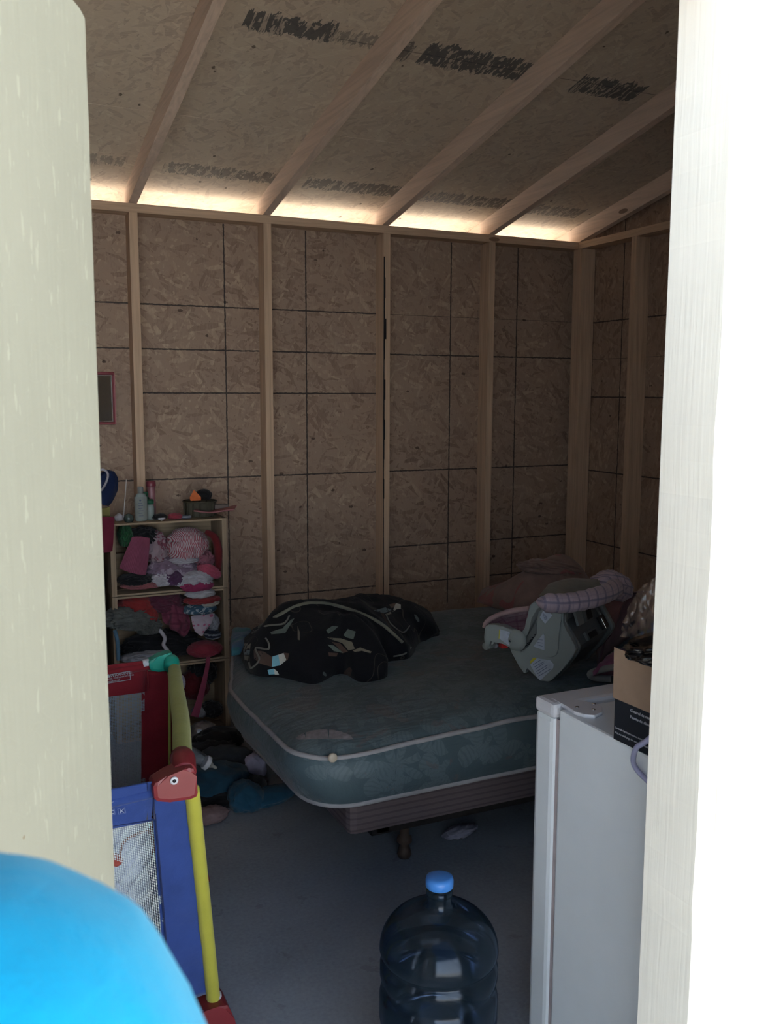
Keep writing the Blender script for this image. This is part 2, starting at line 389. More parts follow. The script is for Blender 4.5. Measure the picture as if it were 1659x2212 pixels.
def comfort(name):
    s = NT(name); ob = s.co(); base = (.008, .008, .01)
    wv = s.noise(ob, 3.2, 1, 2.0)
    d = s.math('ABSOLUTE', s.math('SUBTRACT', wv.outputs[0], .56)); ln = s.math('LESS_THAN', d, .0045)
    lf = s.noise(s.co(loc=(3, 1, 7)), 5, 1, 1.2); leaf = s.math('GREATER_THAN', lf.outputs[0], .69)
    lf2 = s.noise(s.co(loc=(8, 5, 2)), 4.5, 1, 1.0); br = s.math('GREATER_THAN', lf2.outputs[0], .70)
    edge = s.math('LESS_THAN', s.math('ABSOLUTE', s.math('SUBTRACT', lf.outputs[0], .635)), .006)
    c = s.mix(s.math('MULTIPLY', br, .9), base, (.05, .03, .022)); c = s.mix(s.math('MULTIPLY', leaf, .9), c, (.09, .11, .105)); c = s.mix(s.math('MULTIPLY', ln, .3), c, (.12, .11, .085))
    h = s.noise(ob, 30, 4); s.bump(h.outputs[0], .5, .006); return s.fin(c, .95, .1, sheen=.05)

BACK_LINES = [(0, x, .0045, .4, 2.31, 0, 0, .85) for x in (1.185, 1.59, 2.395, 2.805)] + \
    [(2, z, .0045, 0, 3.3, 0, 0, .85) for z in (1.73, 1.13, .53)] + [(2, 1.93, .0045, 0, 2.02, 0, 0, .85), (2, 1.93, .002, 2.02, 3.3, 0, 0, .6), (2, 1.53, .0045, .78, 2.02, 0, 0, .85), (2, .73, .0045, 2.02, 3.3, 0, 0, .85)]
SIDE_LINES = [(1, y, .0045, .4, 2.9, 0, 0, .85) for y in (3.95, 3.55)]+[(2, z, .0045, 1, 4.3, 0, 0, .85) for z in (1.92, 1.515, 1.108, .71)]+[(2, 1.72, .002, 1, 4.3, 0, 0, .6), (1, 4.19, .003, .4, 2.9, 0, 0, .6)]
M_OSBB = osb('strand_board_back', 'Y', lines=BACK_LINES)
M_OSBR = osb('strand_board_side', 'X', lines=SIDE_LINES)
M_OSBF = osb('strand_board_plain', 'Y')
M_OSBC = osb('strand_board_roof', 'Z', dark=(.42, .33, .27), mid=(.62, .515, .41), light=(.72, .63, .50), lines=[(1, 3.0, .003, 1.23, 3, 0, 0, .5)],
    prints=[(.90, 1.20, 2.935, 3.03, 1), (1.2, 1.42, 2.95, 3.02, .6), (1.38, 1.5, 2.96, 3.06, .8), (1.54, 1.98, 2.94, 3.06, 1), (2.2, 2.5, 2.96, 3.07, 1), (.86, 1.36, 4.02, 4.12, .7), (1.5, 2.0, 4.02, 4.13, .8), (2.1, 2.58, 4.03, 4.14, .8), (2.65, 3.05, 4.05, 4.16, .7), (.2, .7, 4.02, 4.1, .5)])
M_ST = lumber('stud_lumber', 'Z'); M_RA = lumber('rafter_lumber', 'Y', (.70, .54, .44), .14); M_PL = lumber('plate_lumber', 'X')
M_PLY = lumber('plate_lumber_side', 'Y'); M_OLD = lumber('crate_wood', 'Z', (.34, .25, .17), .3); M_OLDX = lumber('crate_slat_wood', 'X', (.36, .27, .18), .3)
M_DOOR = painted('cream_painted_board', (.305, .308, .25)); M_TRIM = painted('white_painted_wood', (.91, .88, .80), 'wood'); M_SIDING = painted('white_painted_siding', (.84, .83, .78))
M_FLOOR = concrete('concrete_floor'); M_GROUND = concrete('pale_ground', (.64, .59, .50))

# ------------------------------------------------------------------ the shed
YB, XR, XL, YF, YO = 4.32, 3.22, -1.05, 1.126, 1.007
SL = .206
def rz(y): return 2.352+(4.24-y)*SL           # underside of the rafters
RT = .089*math.sqrt(1+SL*SL)
def struct(o): o['kind'] = 'structure'; return o
def root(name): o = bpy.data.objects.new(name, None); COL.objects.link(o); return struct(o)
struct(boxo('floor', (XL-.05, YO-.02, -.1), (XR+.05, YB+.05, 0), M_FLOOR))
struct(boxo('ground', (-40, -40, -.3), (40, 40, -.1), M_GROUND))
# back wall
wb = root('wall_back')
for x0, x1 in ((XL, .17), (.173, 1.388), (1.391, 2.61), (2.613, XR)):
    boxo('osb_panel', (x0, YB, 0), (x1, YB+.011, 2.35), M_OSBB, wb)
for k in range(7):
    x = XR-.61*k if k else XR-.001
    xx = XR-.61*k
    if k == 0: continue
    j = random.Random(k).uniform(-.003, .003)
    boxo('stud', (xx-.038+j, YB-.089, .038), (xx+j, YB-.0005, 2.312), M_ST, wb, .002)
# dark bark edge left on one stud
bm = bmesh.new(); rr = random.Random(5); sx = XR-1.22-.038
zs = [.3+.1*i for i in range(20)]
for i in range(19):
    wdt = .004+.012*abs(mn.noise(Vector((i*.37, 2, 1)))) * 2
    a = [Vector((sx-.0006, YB-.089+.0, zs[i])), Vector((sx-.0006, YB-.089+wdt*2.2, zs[i])), Vector((sx-.0006, YB-.089+wdt*2.2, zs[i+1])), Vector((sx-.0006, YB-.089, zs[i+1])),
         ]
    box(bm, (sx+.004, YB-.0905, zs[i]), (sx+.004+wdt, YB-.0885, zs[i+1]))
meshobj('bark_edge', bm, plain('dark_bark', (.02, .018, .02), .9), wb)['label'] = 'dark bark edge left on stud'
boxo('top_plate', (XL, YB-.089, 2.312), (XR, YB+.0105, 2.35), M_PL, wb, .002)
boxo('bottom_plate', (XL, YB-.0895, 0), (XR, YB-.0005, .038), M_PL, wb, .002)
# right wall (with the sloping gable above the plate)
wr = root('wall_right')
for y0, y1, in ((YF, 2.33), (2.333, 3.55), (3.553, YB)):
    prism('osb_panel', [(XR, y0, 0), (XR, y1, 0), (XR, y1, rz(y1)+RT-.004), (XR, y0, rz(y0)+RT-.004)], (.011, 0, 0), M_OSBR, wr)
for y in (4.231, 3.79, 3.18, 2.57, 1.96, 1.35):
    boxo('stud', (XR-.089, y-.038, .038), (XR-.0005, y, 2.312), M_ST, wr, .002)
boxo('stud', (XR-.089, YB-.0893, .038), (XR-.051, YB-.0505, 2.312), M_ST, wr, .002)
boxo('top_plate', (XR-.0885, YF, 2.3125), (XR-.001, YB-.09, 2.3495), M_PLY, wr, .002)
boxo('bottom_plate', (XR-.0885, YF, 0), (XR-.001, YB-.09, .037), M_PLY, wr, .002)
# left wall
wl = root('wall_left')
for y0, y1, in ((YF, 2.33), (2.333, 3.55), (3.553, YB)):
    prism('osb_panel', [(XL, y0, 0), (XL, y1, 0), (XL, y1, rz(y1)+RT-.004), (XL, y0, rz(y0)+RT-.004)], (-.011, 0, 0), osb('strand_board_left', 'X') if y0 == YF else bpy.data.materials['strand_board_left'], wl)
for y in (3.79, 3.18, 2.57, 1.96): boxo('stud', (XL+.0005, y-.038, .038), (XL+.089, y, 2.312), M_ST, wl, .002)
# front wall with the door opening
wf = root('wall_front'); OX0, OX1, OZ = .125, 1.0, 2.12
TOPF = rz(YF)-.002; TOPS = rz(YO)-.006; WX0, WX1, WZ0, WZ1 = -1.0, -.2, .95, 2.1
for n_, lo, hi in (('siding_panel', (XL, YO+.012, -.05), (WX0, YO+.028, TOPS)), ('siding_panel', (WX1, YO+.012, -.05), (OX0-.001, YO+.028, TOPS)), ('siding_panel', (WX0, YO+.012, -.05), (WX1, YO+.028, WZ0)), ('siding_panel', (WX0, YO+.012, WZ1), (WX1, YO+.028, TOPS)), ('siding_panel', (OX1+.02, YO+.012, -.05), (XR+.011, YO+.028, TOPS)), ('siding_panel', (OX0, YO+.012, OZ), (OX1, YO+.028, TOPS))):
    boxo(n_, lo, hi, M_SIDING, wf)
for x in (-.2, 1.65, 2.26, 2.87, 3.13): boxo('stud', (x, YO+.0285, .038), (x+.038, YF-.001, TOPF-.04), M_ST, wf)
boxo('header', (OX0-.04, YO+.0285, OZ), (OX1+.04, YF-.001, OZ+.14), M_PL, wf)
boxo('hinge_jamb', (OX0-.04, YO+.0285, 0), (OX0, YF-.001, OZ), M_ST, wf)
boxo('top_plate', (XL, YO+.0285, TOPF-.04), (XR, YF-.001, TOPF-.002), M_PL, wf)
# right jamb: a rough painted board with an uneven edge, and the casing boards on the outside
def rough_board(name, lo, hi, mat, kind=None, amp=.004, n=40, seed=1):
    bm = bmesh.new(); rings = []
    for i in range(n+1):
        z = lo[2]+(hi[2]-lo[2])*i/n; a = amp*(mn.noise(Vector((seed*3, 0, z*5)))+.5*mn.noise(Vector((seed, 4, z*17)))); b = amp*(mn.noise(Vector((seed*5, 9, z*6))))
        c = .003
        rings.append([bm.verts.new(v) for v in ((lo[0]+a, lo[1]+b+c, z), (lo[0]+a+c, lo[1]+b, z), (hi[0]-c, lo[1]+b*.6, z), (hi[0], lo[1]+b*.6+c, z), (hi[0], hi[1], z), (lo[0]+a+c, hi[1]+a, z), (lo[0]+a, hi[1]+a-c, z))])
    for i in range(n):
        for k in range(7): bm.faces.new((rings[i][k], rings[i][(k+1) % 7], rings[i+1][(k+1) % 7], rings[i+1][k]))
    bm.faces.new(rings[0]); bm.faces.new(rings[-1][::-1])
    o = meshobj(name, bm, mat, None, False); return struct(o)
tj = rough_board('trim_1', (OX1, YO, 0), (OX1+.036, YF, 2.12), M_TRIM, seed=2)
tj['label'] = 'rough white painted board lining the right of the doorway'
bm = bmesh.new(); tc_ = rough_board('trim_2', (OX1+.0365, YO-.004, 0), (OX1+.125, YO+.0115, 2.2), M_TRIM, amp=.003, seed=7)
# door leaf: hinged on the left, swung out towards the viewer
dd = Vector((-.443, -.896, 0)).normalized(); dn_ = Vector((dd.y, -dd.x, 0)); dn_ = -dn_ if dn_.x < 0 else dn_   # visible face normal
Hh = Vector((.137, .998, 0)); DT = 1.898; LW = .86
top = lambda u: DT
pol = [(0, .03), (0, DT-.012), (.012, DT), (LW-.01, DT), (LW, DT-.01), (LW, .03)]
bm = bmesh.new(); n = 60
pts = []
for i in range(n+1):
    z = .03+(DT-.045)*i/n; pts.append(Hh+dd*(.0022*mn.noise(Vector((1, 2, z*9)))+.0014*mn.noise(Vector((1, 2, z*45))))+Vector((0.003*(z/DT-.6), 0, z)))
pts += [Hh+dd*.006+Vector((.003, 0, DT-.004)), Hh+dd*.02+Vector((.003, 0, DT)), Hh+dd*LW+Vector((0, 0, DT)), Hh+dd*LW+Vector((0, 0, .03))]
door = prism('door_1', pts, -dn_*.016, M_DOOR); struct(door)
# knocked-out chip showing bare wood
def chip(px, py, w, h, seed):
    c = at(px, py, O=Hh+dn_*.0008, N=dn_); bm = bmesh.new(); vs = []
    for k in range(18):
        a = k*2*PI/18; r = 1+.35*mn.noise(Vector((math.cos(a)*2, math.sin(a)*2, seed))); vs.append(bm.verts.new(c+dd*math.cos(a)*w*r*(1-.5*abs(math.sin(a)))+Vector((0, 0, math.sin(a)*h*r))))
    bm.faces.new(vs); return meshobj('bare_chip', bm, plain('bare_wood_%d' % seed, (.42, .24, .14), .8), door)
chip(192, 1482, .0065, .012, 3)
# roof: sheathing boards and rafters
ce = root('ceiling')
def roofbox(name, x0, x1, y0, y1, zo, th, mat, parent, bev=0):
    pl = [(x0, y0, rz(y0)+zo), (x0, y1, rz(y1)+zo), (x0, y1, rz(y1)+zo+th), (x0, y0, rz(y0)+zo+th)]
    return prism(name, pl, (x1-x0, 0, 0), mat, parent, bev)
ys = [.72, 1.185, 2.405, 3.625, 4.78]
for i in range(4):
    off = 1.22*(i % 2)
    xs = [XL-.2]+[x for x in (-.44+off-1.22, 2.0-1.22+off, 2.0+off+1.22) if XL-.1 < x < XR+.1]+[XR+.2]
    for a, b in zip(xs[:-1], xs[1:]):
        roofbox('osb_panel', a+.0015, b-.0015, ys[i]+.0015, ys[i+1]-.0015, RT, .012, M_OSBC, ce)
for k in range(8):
    x = XR-.61*k
    if k == 0: x = XR-.04
    if x < XL: x = XL+.04
    roofbox('rafter', x-.038, x, .74, 4.76, 0, RT, M_RA, ce, .002)
roofbox('roof_light_seal', XL-.21, XR+.21, .71, 4.79, RT+.0125, .004, plain('roof_light_seal', (.04, .04, .045), .9), ce)  # unseen sheet added to stop light leaking through the panel seams
roofbox('eave_board', XL-.2, XR+.2, 4.7615, 4.78, .045, RT-.05, M_PL, ce)

# unseen pale bluish walls added to bounce fill light through the doorway (behind and to the left of the viewer)
M_FILL = plain('fill_wall_paint', (.72, .83, .96), .9, .05)
struct(boxo('wall_fill', (-3.2, -4.6, -.1), (6, -4.4, 3.6), M_FILL)); struct(boxo('wall_fill_left', (-3.2, -4.4, -.1), (-3.0, .9, 3.6), M_FILL))

#@@OBJECTS@@
# ------------------------------------------------------------------ materials of the things
M_DAM = damask('teal_leaf_ticking'); M_PIPE = plain('piping_cord', (.30, .29, .30), .8)
M_BOXS = NT('box_spring_cloth'); _x = sep(M_BOXS, M_BOXS.co()); _q = M_BOXS.math('SINE', M_BOXS.math('MULTIPLY', _x[2], 2*PI*52))
_c = M_BOXS.mix(M_BOXS.math('GREATER_THAN', _q, .5), (.15, .115, .125), (.09, .07, .08)); _nz = M_BOXS.noise(M_BOXS.co('Object', (8, 8, 40)), 2, 4)
_c = M_BOXS.mix(M_BOXS.math('MULTIPLY', _nz.outputs[0], .5), _c, (.2, .16, .16)); M_BOXS.bump(_q, .3, .001); M_BOXS = M_BOXS.fin(_c, .9, .15)
M_DMETAL = plain('dark_metal', (.035, .03, .028), .6, .2, 30, .1, .4, .4); M_RUST = plain('brown_caster', (.09, .06, .045), .6)
M_WHITE = plain('white_enamel', (.74, .78, .82), .32, .03, 6, 0, .5, coat=.2); M_WPL = plain('white_plastic', (.62, .62, .66), .35, .03, 6, 0, .5)
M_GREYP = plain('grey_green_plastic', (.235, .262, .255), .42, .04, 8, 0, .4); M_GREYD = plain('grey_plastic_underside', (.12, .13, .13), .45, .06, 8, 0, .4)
M_BLACK = plain('black_plastic', (.01, .01, .012), .4); M_STK = plain('paper_sticker', (.38, .42, .50), .6); M_YEL = plain('yellow_label', (.5, .42, .03), .6)
M_INK = plain('grey_ink', (.12, .13, .2), .8, 0, 5, 0); M_WINK = plain('white_ink', (.42, .42, .45), .8, 0, 5, 0)
M_RED = cloth('red_nylon', (.22, .018, .025), var=.12); M_BLUE = cloth('blue_nylon', (.030, .062, .235), var=.1); M_YNY = cloth('yellow_green_nylon', (.36, .38, .09), var=.08)
M_REDP = plain('red_moulded_plastic', (.20, .022, .028), .38, .05, 8, 0, .45); M_GRNP = plain('green_moulded_plastic', (.015, .32, .24), .35, .05, 8, 0, .45)
M_STEEL = plain('steel', (.6, .6, .6), .25, .05, 8, 0, .5, 1)

# ------------------------------------------------------------------ bed
bed = empty('bed_frame', (1.9, 3.0, 0), 'dark low metal bed frame under the striped box spring', 'bed frame')
BX0, BX1, BY0, BY1 = 1.02, 2.92, 2.43, 3.72
boxo('rail', (BX0+.12, BY0+.10, .135), (BX1-.05, BY0+.14, .199), M_DMETAL, bed); boxo('rail', (BX0+.12, BY1-.1, .135), (BX1-.05, BY1-.06, .199), M_DMETAL, bed)
boxo('rail', (BX0+.14, BY0+.1, .14), (BX0+.18, BY1-.06, .1985), M_DMETAL, bed); boxo('rail', (BX1-.12, BY0+.1, .14), (BX1-.08, BY1-.06, .1985), M_DMETAL, bed); boxo('cross_bar', (1.9, BY0+.1, .14), (1.94, BY1-.06, .1985), M_DMETAL, bed)
for x, y in ((1.29, 2.6), (2.7, 2.56), (1.29, 3.58), (2.7, 3.58)):
    lg = lathe('leg', [(.016, .14), (.016, .075), (.024, .07), (.026, .055), (.014, .045), (.02, .03), (.024, .012), (.02, 0)], M_RUST, bed, (x, y, 0), 16)
bs = boxo('box_spring', (BX0, BY0, .2), (BX1, BY1, .382), M_BOXS, None, .025)
setp(bs, 'brown striped box spring under the teal mattress', 'box spring')
def mattress():
    X0, X1, Y0, Y1, Z0, Z1 = .805, 2.78, 2.265, 3.53, .384, .6
    bm = bmesh.new(); uvl = bm.loops.layers.uv.new('UVMap'); R = .15
    per = []
    def arc(cx, cy, a0, R=R): return [(cx+R*math.cos(a0+k*PI/2/8), cy+R*math.sin(a0+k*PI/2/8)) for k in range(9)]
    def seg(a, b, n): return [(a[0]+(b[0]-a[0])*k/n, a[1]+(b[1]-a[1])*k/n) for k in range(1, n)]
    cs = [arc(X0+R, Y0+R, PI), arc(X1-R, Y0+R, 1.5*PI), arc(X1-R, Y1-R, 0), arc(X0+.2, Y1-.2, .5*PI, .2)]
    for i in range(4):
        per += cs[i]; per += seg(cs[i][-1], cs[(i+1) % 4][0], 36 if i % 2 == 0 else 24)
    n = len(per); L = [0]
    for i in range(n): a, b = per[i], per[(i+1) % n]; L.append(L[-1]+math.hypot(a[0]-b[0], a[1]-b[1]))
    cx, cy = (X0+X1)/2, (Y0+Y1)/2
    def sag(x, y): return .018*mn.noise(Vector((x*1.6, y*1.6, 0)))+.006*mn.noise(Vector((x*6, y*6, 3)))
    prof = [(-.035, 0), (-.006, .003), (.0, .014), (.011, .04), (.015, .08), (.011, .122), (0, .152), (-.006, .164), (-.026, .182), (-.065, .2), (-.14, .213)]
    def wob(i, t): 
        a = 2*PI*i/n; return .006*mn.noise(Vector((math.cos(a)*9, math.sin(a)*9, t*6)))
    rings = []; uvs = []
    for j, (off, h) in enumerate(prof):
        rg = []; uu = []
        for i, (x, y) in enumerate(per):
            p, q = per[i-1], per[(i+1) % n]; nx, ny = (q[1]-p[1]), -(q[0]-p[0]); l = math.hypot(nx, ny); nx /= l; ny /= l
            o = off+wob(i, h)*(1 if 2 < j < 8 else .3)
            X, Y = x+nx*o, y+ny*o
            X += (.30*max(0, Y-2.9)-.02*max(0, min(1, (Y-2.4)/.5)))*max(0, 1-(X-X0)/1.0)
            if X < cx: X += .042*max(0, 1-h/.13)*max(0, 1-(X-X0)/.5)
            droop = -.016*max(0, 1-math.hypot(X-X0, Y-Y0)/.6)
            z = Z0+h+(sag(X, Y) if h > .16 else 0)+droop*(1 if h > .1 else .4)
            rg.append(bm.verts.new((X, Y, z))); uu.append((L[i], h-.3) if j <= 7 else (X, Y))
        rings.append(rg); uvs.append(uu)
    for j in range(len(prof)-1):
        for i in range(n):
            f = bm.faces.new((rings[j][i], rings[j][(i+1) % n], rings[j+1][(i+1) % n], rings[j+1][i]))
            for lp, (a, b, e) in zip(f.loops, ((j, i, 0), (j, (i+1) % n, i == n-1), (j+1, (i+1) % n, i == n-1), (j+1, i, 0))):
                u, v = uvs[a][b]
                if j <= 6 and e: u = L[n]
                if j >= 7: u, v = lp.vert.co.x, lp.vert.co.y
                lp[uvl].uv = (u, v)
    prev = rings[-1]
    for s_ in (.8, .6, .4, .2):
        rg = []
        for v0 in rings[-1]:
            X = cx+(v0.co.x-cx)*s_; Y = cy+(v0.co.y-cy)*s_; rg.append(bm.verts.new((X, Y, Z0+.216+sag(X, Y)+.006*math.sin(X*30)*math.sin(Y*28))))
        for i in range(n):
            f = bm.faces.new((prev[i], prev[(i+1) % n], rg[(i+1) % n], rg[i]))
            for lp in f.loops: lp[uvl].uv = (lp.vert.co.x, lp.vert.co.y)
        prev = rg
    f = bm.faces.new(prev)
    for lp in f.loops: lp[uvl].uv = (lp.vert.co.x, lp.vert.co.y)
    f = bm.faces.new(rings[0][::-1])
    for ring, off in ((1, 0), (7, 0)): pass
    pl = [[v.co.copy() for v in rings[1]], [v.co.copy() for v in rings[7]]]
    m = meshobj('mattress', bm, M_DAM, None, True)
    for p in pl:
        b2 = bmesh.new(); tube(b2, p+[p[0]], .0075, 8, False); meshobj('piping', b2, M_PIPE, m, True)
    return m, sag
mat_, msag = mattress()
setp(mat_, 'worn teal mattress with pale leaf pattern and grey piping lying bare on the bed', 'mattress')
def bz(x, y): return .384+.219+msag(x, y)
c = at(719, 1637, Y=2.25); c.y = 2.248
lathe('tuft_button', [(.004, .003), (.012, .002), (.014, -.004), (.010, -.008)], plain('button', (.45, .38, .3), .6), mat_, c, 16, Matrix.Rotation(PI/2, 3, 'X'))
# peeling pale patch on the top near the corner
def onobj(ob, px, py, lift=.002, z=.6):
    """point of an object met by the sight line through a pixel"""
    bpy.context.evaluated_depsgraph_get().update(); r = ray(px, py).normalized(); ok, co, no, fi = ob.ray_cast(Vector((0, 0, CAM_H)), r)
    return (co-r*lift) if ok else at(px, py, z=z)
def skinpatch(name, P2, ob, mat, lift=.0025):
    cx = sum(p[0] for p in P2)/len(P2); cy = sum(p[1] for p in P2)/len(P2); Q = []
    for k in range(len(P2)):
        a, b = P2[k], P2[(k+1) % len(P2)]; Q += [a, ((a[0]+b[0])/2, (a[1]+b[1])/2)]
    bm = bmesh.new(); rs = [[bm.verts.new(onobj(ob, cx+(x-cx)*t, cy+(y-cy)*t, lift)) for x, y in Q] for t in (1, .6, .25)]
    for r_ in range(2):
        for k in range(len(Q)): bm.faces.new((rs[r_][k], rs[r_][(k+1) % len(Q)], rs[r_+1][(k+1) % len(Q)], rs[r_+1][k]))
    bm.faces.new(rs[2]); return meshobj(name, bm, mat, ob, True)
M_BARE = plain('bare_backing', (.24, .215, .225), .9, .2, 60, .5)
for x0_, x1_ in ((640, 659), (661, 709), (711, 762)):
    up = []; lo_ = []
    for k in range(9):
        x = x0_+(x1_-x0_)*k/8; t = (x-701)/62; hh = 13*math.sqrt(max(.04, 1-t*t)); cy_ = 1588+9*t*t-2
        up.append((x+2*math.sin(k*2.1), cy_-hh*.8)); lo_.append((x+2*math.sin(k*1.7), cy_+hh*.75))
    skinpatch('bare_patch', up+lo_[::-1], mat_, M_BARE)

# draped lumps on the bed
def lump(name, foot, hfun, mat, seed, amp=.03, f=5, base=None, n=44, m=20, k=1.0):
    """blanket thrown in a heap: footprint outline (x, y), height function"""
    pts = smooth_pts([(x, y, 0) for x, y in foot]+[(foot[0][0], foot[0][1], 0)], 8)[:-1]
    cx = sum(p.x for p in pts)/len(pts); cy = sum(p.y for p in pts)/len(pts); bm = bmesh.new(); uvl = bm.loops.layers.uv.new('UVMap')
    base = base or bz; N = len(pts); rings = []
    for j in range(m+1):
        t = 1-j/m; rg = []
        for p in pts:
            x = cx+(p.x-cx)*t; y = cy+(p.y-cy)*t
            e = (1-t**3.2)**.55 if t < 1 else 0
            q = Vector((x, y, 0)); d = fold(Vector((x*k, y, 0)), seed, f)
            h = hfun(x, y)*e+amp*(d-.2)*e
            if j: x += amp*.4*mn.noise(Vector((x*9, y*9, seed))); y += amp*.4*mn.noise(Vector((x*9, y*9, seed+4)))
            z = base(x, y)+max(.004, h)
            rg.append(bm.verts.new((x, y, z if j else base(x, y)-.004)))
        rings.append(rg)
        if j == m-1: break
    for j in range(len(rings)-1):
        for i in range(N): bm.faces.new((rings[j][i], rings[j][(i+1) % N], rings[j+1][(i+1) % N], rings[j+1][i]))
    bm.faces.new(rings[-1]); bm.faces.new(rings[0][::-1])
    for fc in bm.faces:
        for lp in fc.loops: lp[uvl].uv = (lp.vert.co.x, lp.vert.co.y+lp.vert.co.z)
    return meshobj(name, bm, mat, None, True)
def gz(x, y, cx, cy, sx, sy, h): return h*math.exp(-((x-cx)/sx)**2-((y-cy)/sy)**2)
qf = lambda L: [tuple(at(px, py, z=.6)[:2]) for px, py in L]
com = lump('comforter', qf([(518, 1415), (545, 1455), (610, 1462), (680, 1475), (735, 1458), (780, 1472), (835, 1462), (835, 1430), (885, 1420), (905, 1385), (950, 1365), (915, 1335), (830, 1325), (700, 1330), (600, 1345), (535, 1375)]),
    lambda x, y: .035+gz(x, y, 1.17, 3.02, .30, .24, .125)+gz(x, y, 1.6, 3.2, .3, .18, .085)+gz(x, y, .98, 2.98, .12, .2, .07)+gz(x, y, 1.2, 2.8, .3, .12, .06), comfort('black_fleece_print'), 4, .045, 4.5)
setp(com, 'black fleece comforter with tan vines and leaves heaped on the mattress', 'comforter')
# its light rolled hem, loose cords and leaf ends
M_HEM = cloth('pale_binding', (.12, .115, .10)); M_HEMB = plain('sky_blue_print', (.16, .36, .44), .9); M_HEMW = plain('cream_print', (.42, .42, .38), .9)
def oncom(px, py, lift=.004):
    """point of the comforter seen at a pixel"""
    dg = bpy.context.evaluated_depsgraph_get(); dg.update(); r = ray(px, py).normalized(); ok, co, no, fi = com.ray_cast(Vector((0, 0, CAM_H)), r)
    return (co-r*lift) if ok else at(px, py, z=.62)
def cord(pl, r, mat, name='cord'): return tubeo(name, [oncom(*p) for p in pl], r, mat, com, 6, 6)
cord([(545, 1368), (575, 1352), (612, 1347), (625, 1330)], .0035, M_HEM); cord([(548, 1362), (575, 1380), (580, 1402), (552, 1400), (560, 1425), (543, 1443), (538, 1432)], .0035, M_HEM)
cord([(560, 1355), (600, 1330), (650, 1306), (700, 1303), (760, 1318), (820, 1345), (870, 1388)], .006, cloth('olive_binding', (.12, .12, .095)), 'hem')
cord([(835, 1330), (845, 1348), (870, 1366), (885, 1352)], .003, M_HEM); cord([(850, 1418), (875, 1412), (888, 1398)], .003, M_HEM)
def decal(pl, mat): skinpatch('printed_leaf', [(480+x*.3014, 1260+y*.3013) for x, y in pl], com, mat)
M_SAGE = cloth('sage_print', (.10, .125, .11)); M_BRN = cloth('brown_print', (.075, .045, .035)); M_TAN = cloth('tan_print', (.14, .125, .095)); M_SLT = cloth('slate_print', (.09, .13, .15))
for pl, mt in (([(225, 480), (300, 490), (360, 530), (355, 600), (270, 575), (228, 540)], M_BRN), ([(360, 525), (402, 512), (415, 588), (355, 600)], M_HEMB), ([(402, 512), (440, 500), (460, 550), (415, 588)], M_HEMW), ([(440, 497), (480, 502), (470, 548), (458, 555)], M_BRN),
    ([(325, 622), (370, 612), (376, 652), (335, 655)], M_HEMB), ([(370, 612), (395, 632), (408, 656), (376, 654)], M_HEMW), ([(160, 430), (205, 430), (200, 470), (145, 478)], M_TAN), ([(150, 482), (200, 475), (196, 512), (155, 512)], M_SLT), ([(155, 516), (190, 520), (185, 556), (160, 548)], M_TAN),
    ([(745, 335), (790, 305), (832, 310), (800, 338), (760, 362)], M_SAGE), ([(868, 372), (900, 327), (957, 346), (940, 402), (890, 388)], M_SAGE), ([(750, 388), (850, 395), (930, 420), (950, 470), (905, 482), (860, 428), (790, 405)], M_TAN), ([(785, 420), (845, 430), (902, 490), (862, 502), (820, 452)], M_BRN), ([(755, 440), (800, 446), (870, 500), (800, 486)], M_SAGE), ([(760, 495), (830, 500), (820, 525), (765, 522)], M_BRN),
    ([(935, 482), (990, 460), (1072, 490), (1062, 502), (1000, 480), (950, 492)], M_TAN), ([(1245, 142), (1280, 152), (1280, 182), (1250, 186), (1222, 205), (1232, 172)], M_HEMW), ([(1195, 152), (1240, 142), (1236, 172), (1212, 176)], M_BRN), ([(1085, 195), (1170, 172), (1215, 190), (1160, 214)], M_SLT), ([(540, 305), (556, 350), (556, 408), (541, 404)], M_TAN), ([(345, 350), (430, 340), (492, 262), (520, 248), (452, 356), (352, 366)], M_SAGE), ([(1165, 222), (1205, 205), (1215, 215), (1180, 232)], M_TAN)):
    decal(pl, mt)
pb = lump('fleece_blanket', qf([(1030, 1300), (1060, 1312), (1100, 1322), (1150, 1330), (1215, 1330), (1280, 1310), (1290, 1285), (1220, 1270), (1120, 1270), (1045, 1280)]),
    lambda x, y: .05+gz(x, y, 2.42, 3.3, .22, .16, .17)+gz(x, y, 2.1, 3.3, .2, .12, .06), cloth('dusty_pink_fleece', (.22, .15, .13), (.26, .11, .10), kind='print', k=.25), 7, .03, 4)
setp(pb, 'beige and pink fleece blanket heaped behind the infant car seat', 'blanket')
wad('hood_fold', at(1190, 1228, Y=3.3), (.30, .16, .07), pb.data.materials[0], pb, 12, (0, .15, 0), .3)
pv = lump('purple_blanket', qf([(1290, 1440), (1330, 1400), (1390, 1370), (1440, 1400), (1440, 1330), (1330, 1325), (1290, 1350)]), lambda x, y: .07+gz(x, y, 2.35, 2.75, .2, .2, .08), cloth('plum_cloth', (.13, .07, .09)), 9, .04, 5)
setp(pv, 'plum coloured cloth heaped to the right of the car seat', 'blanket')
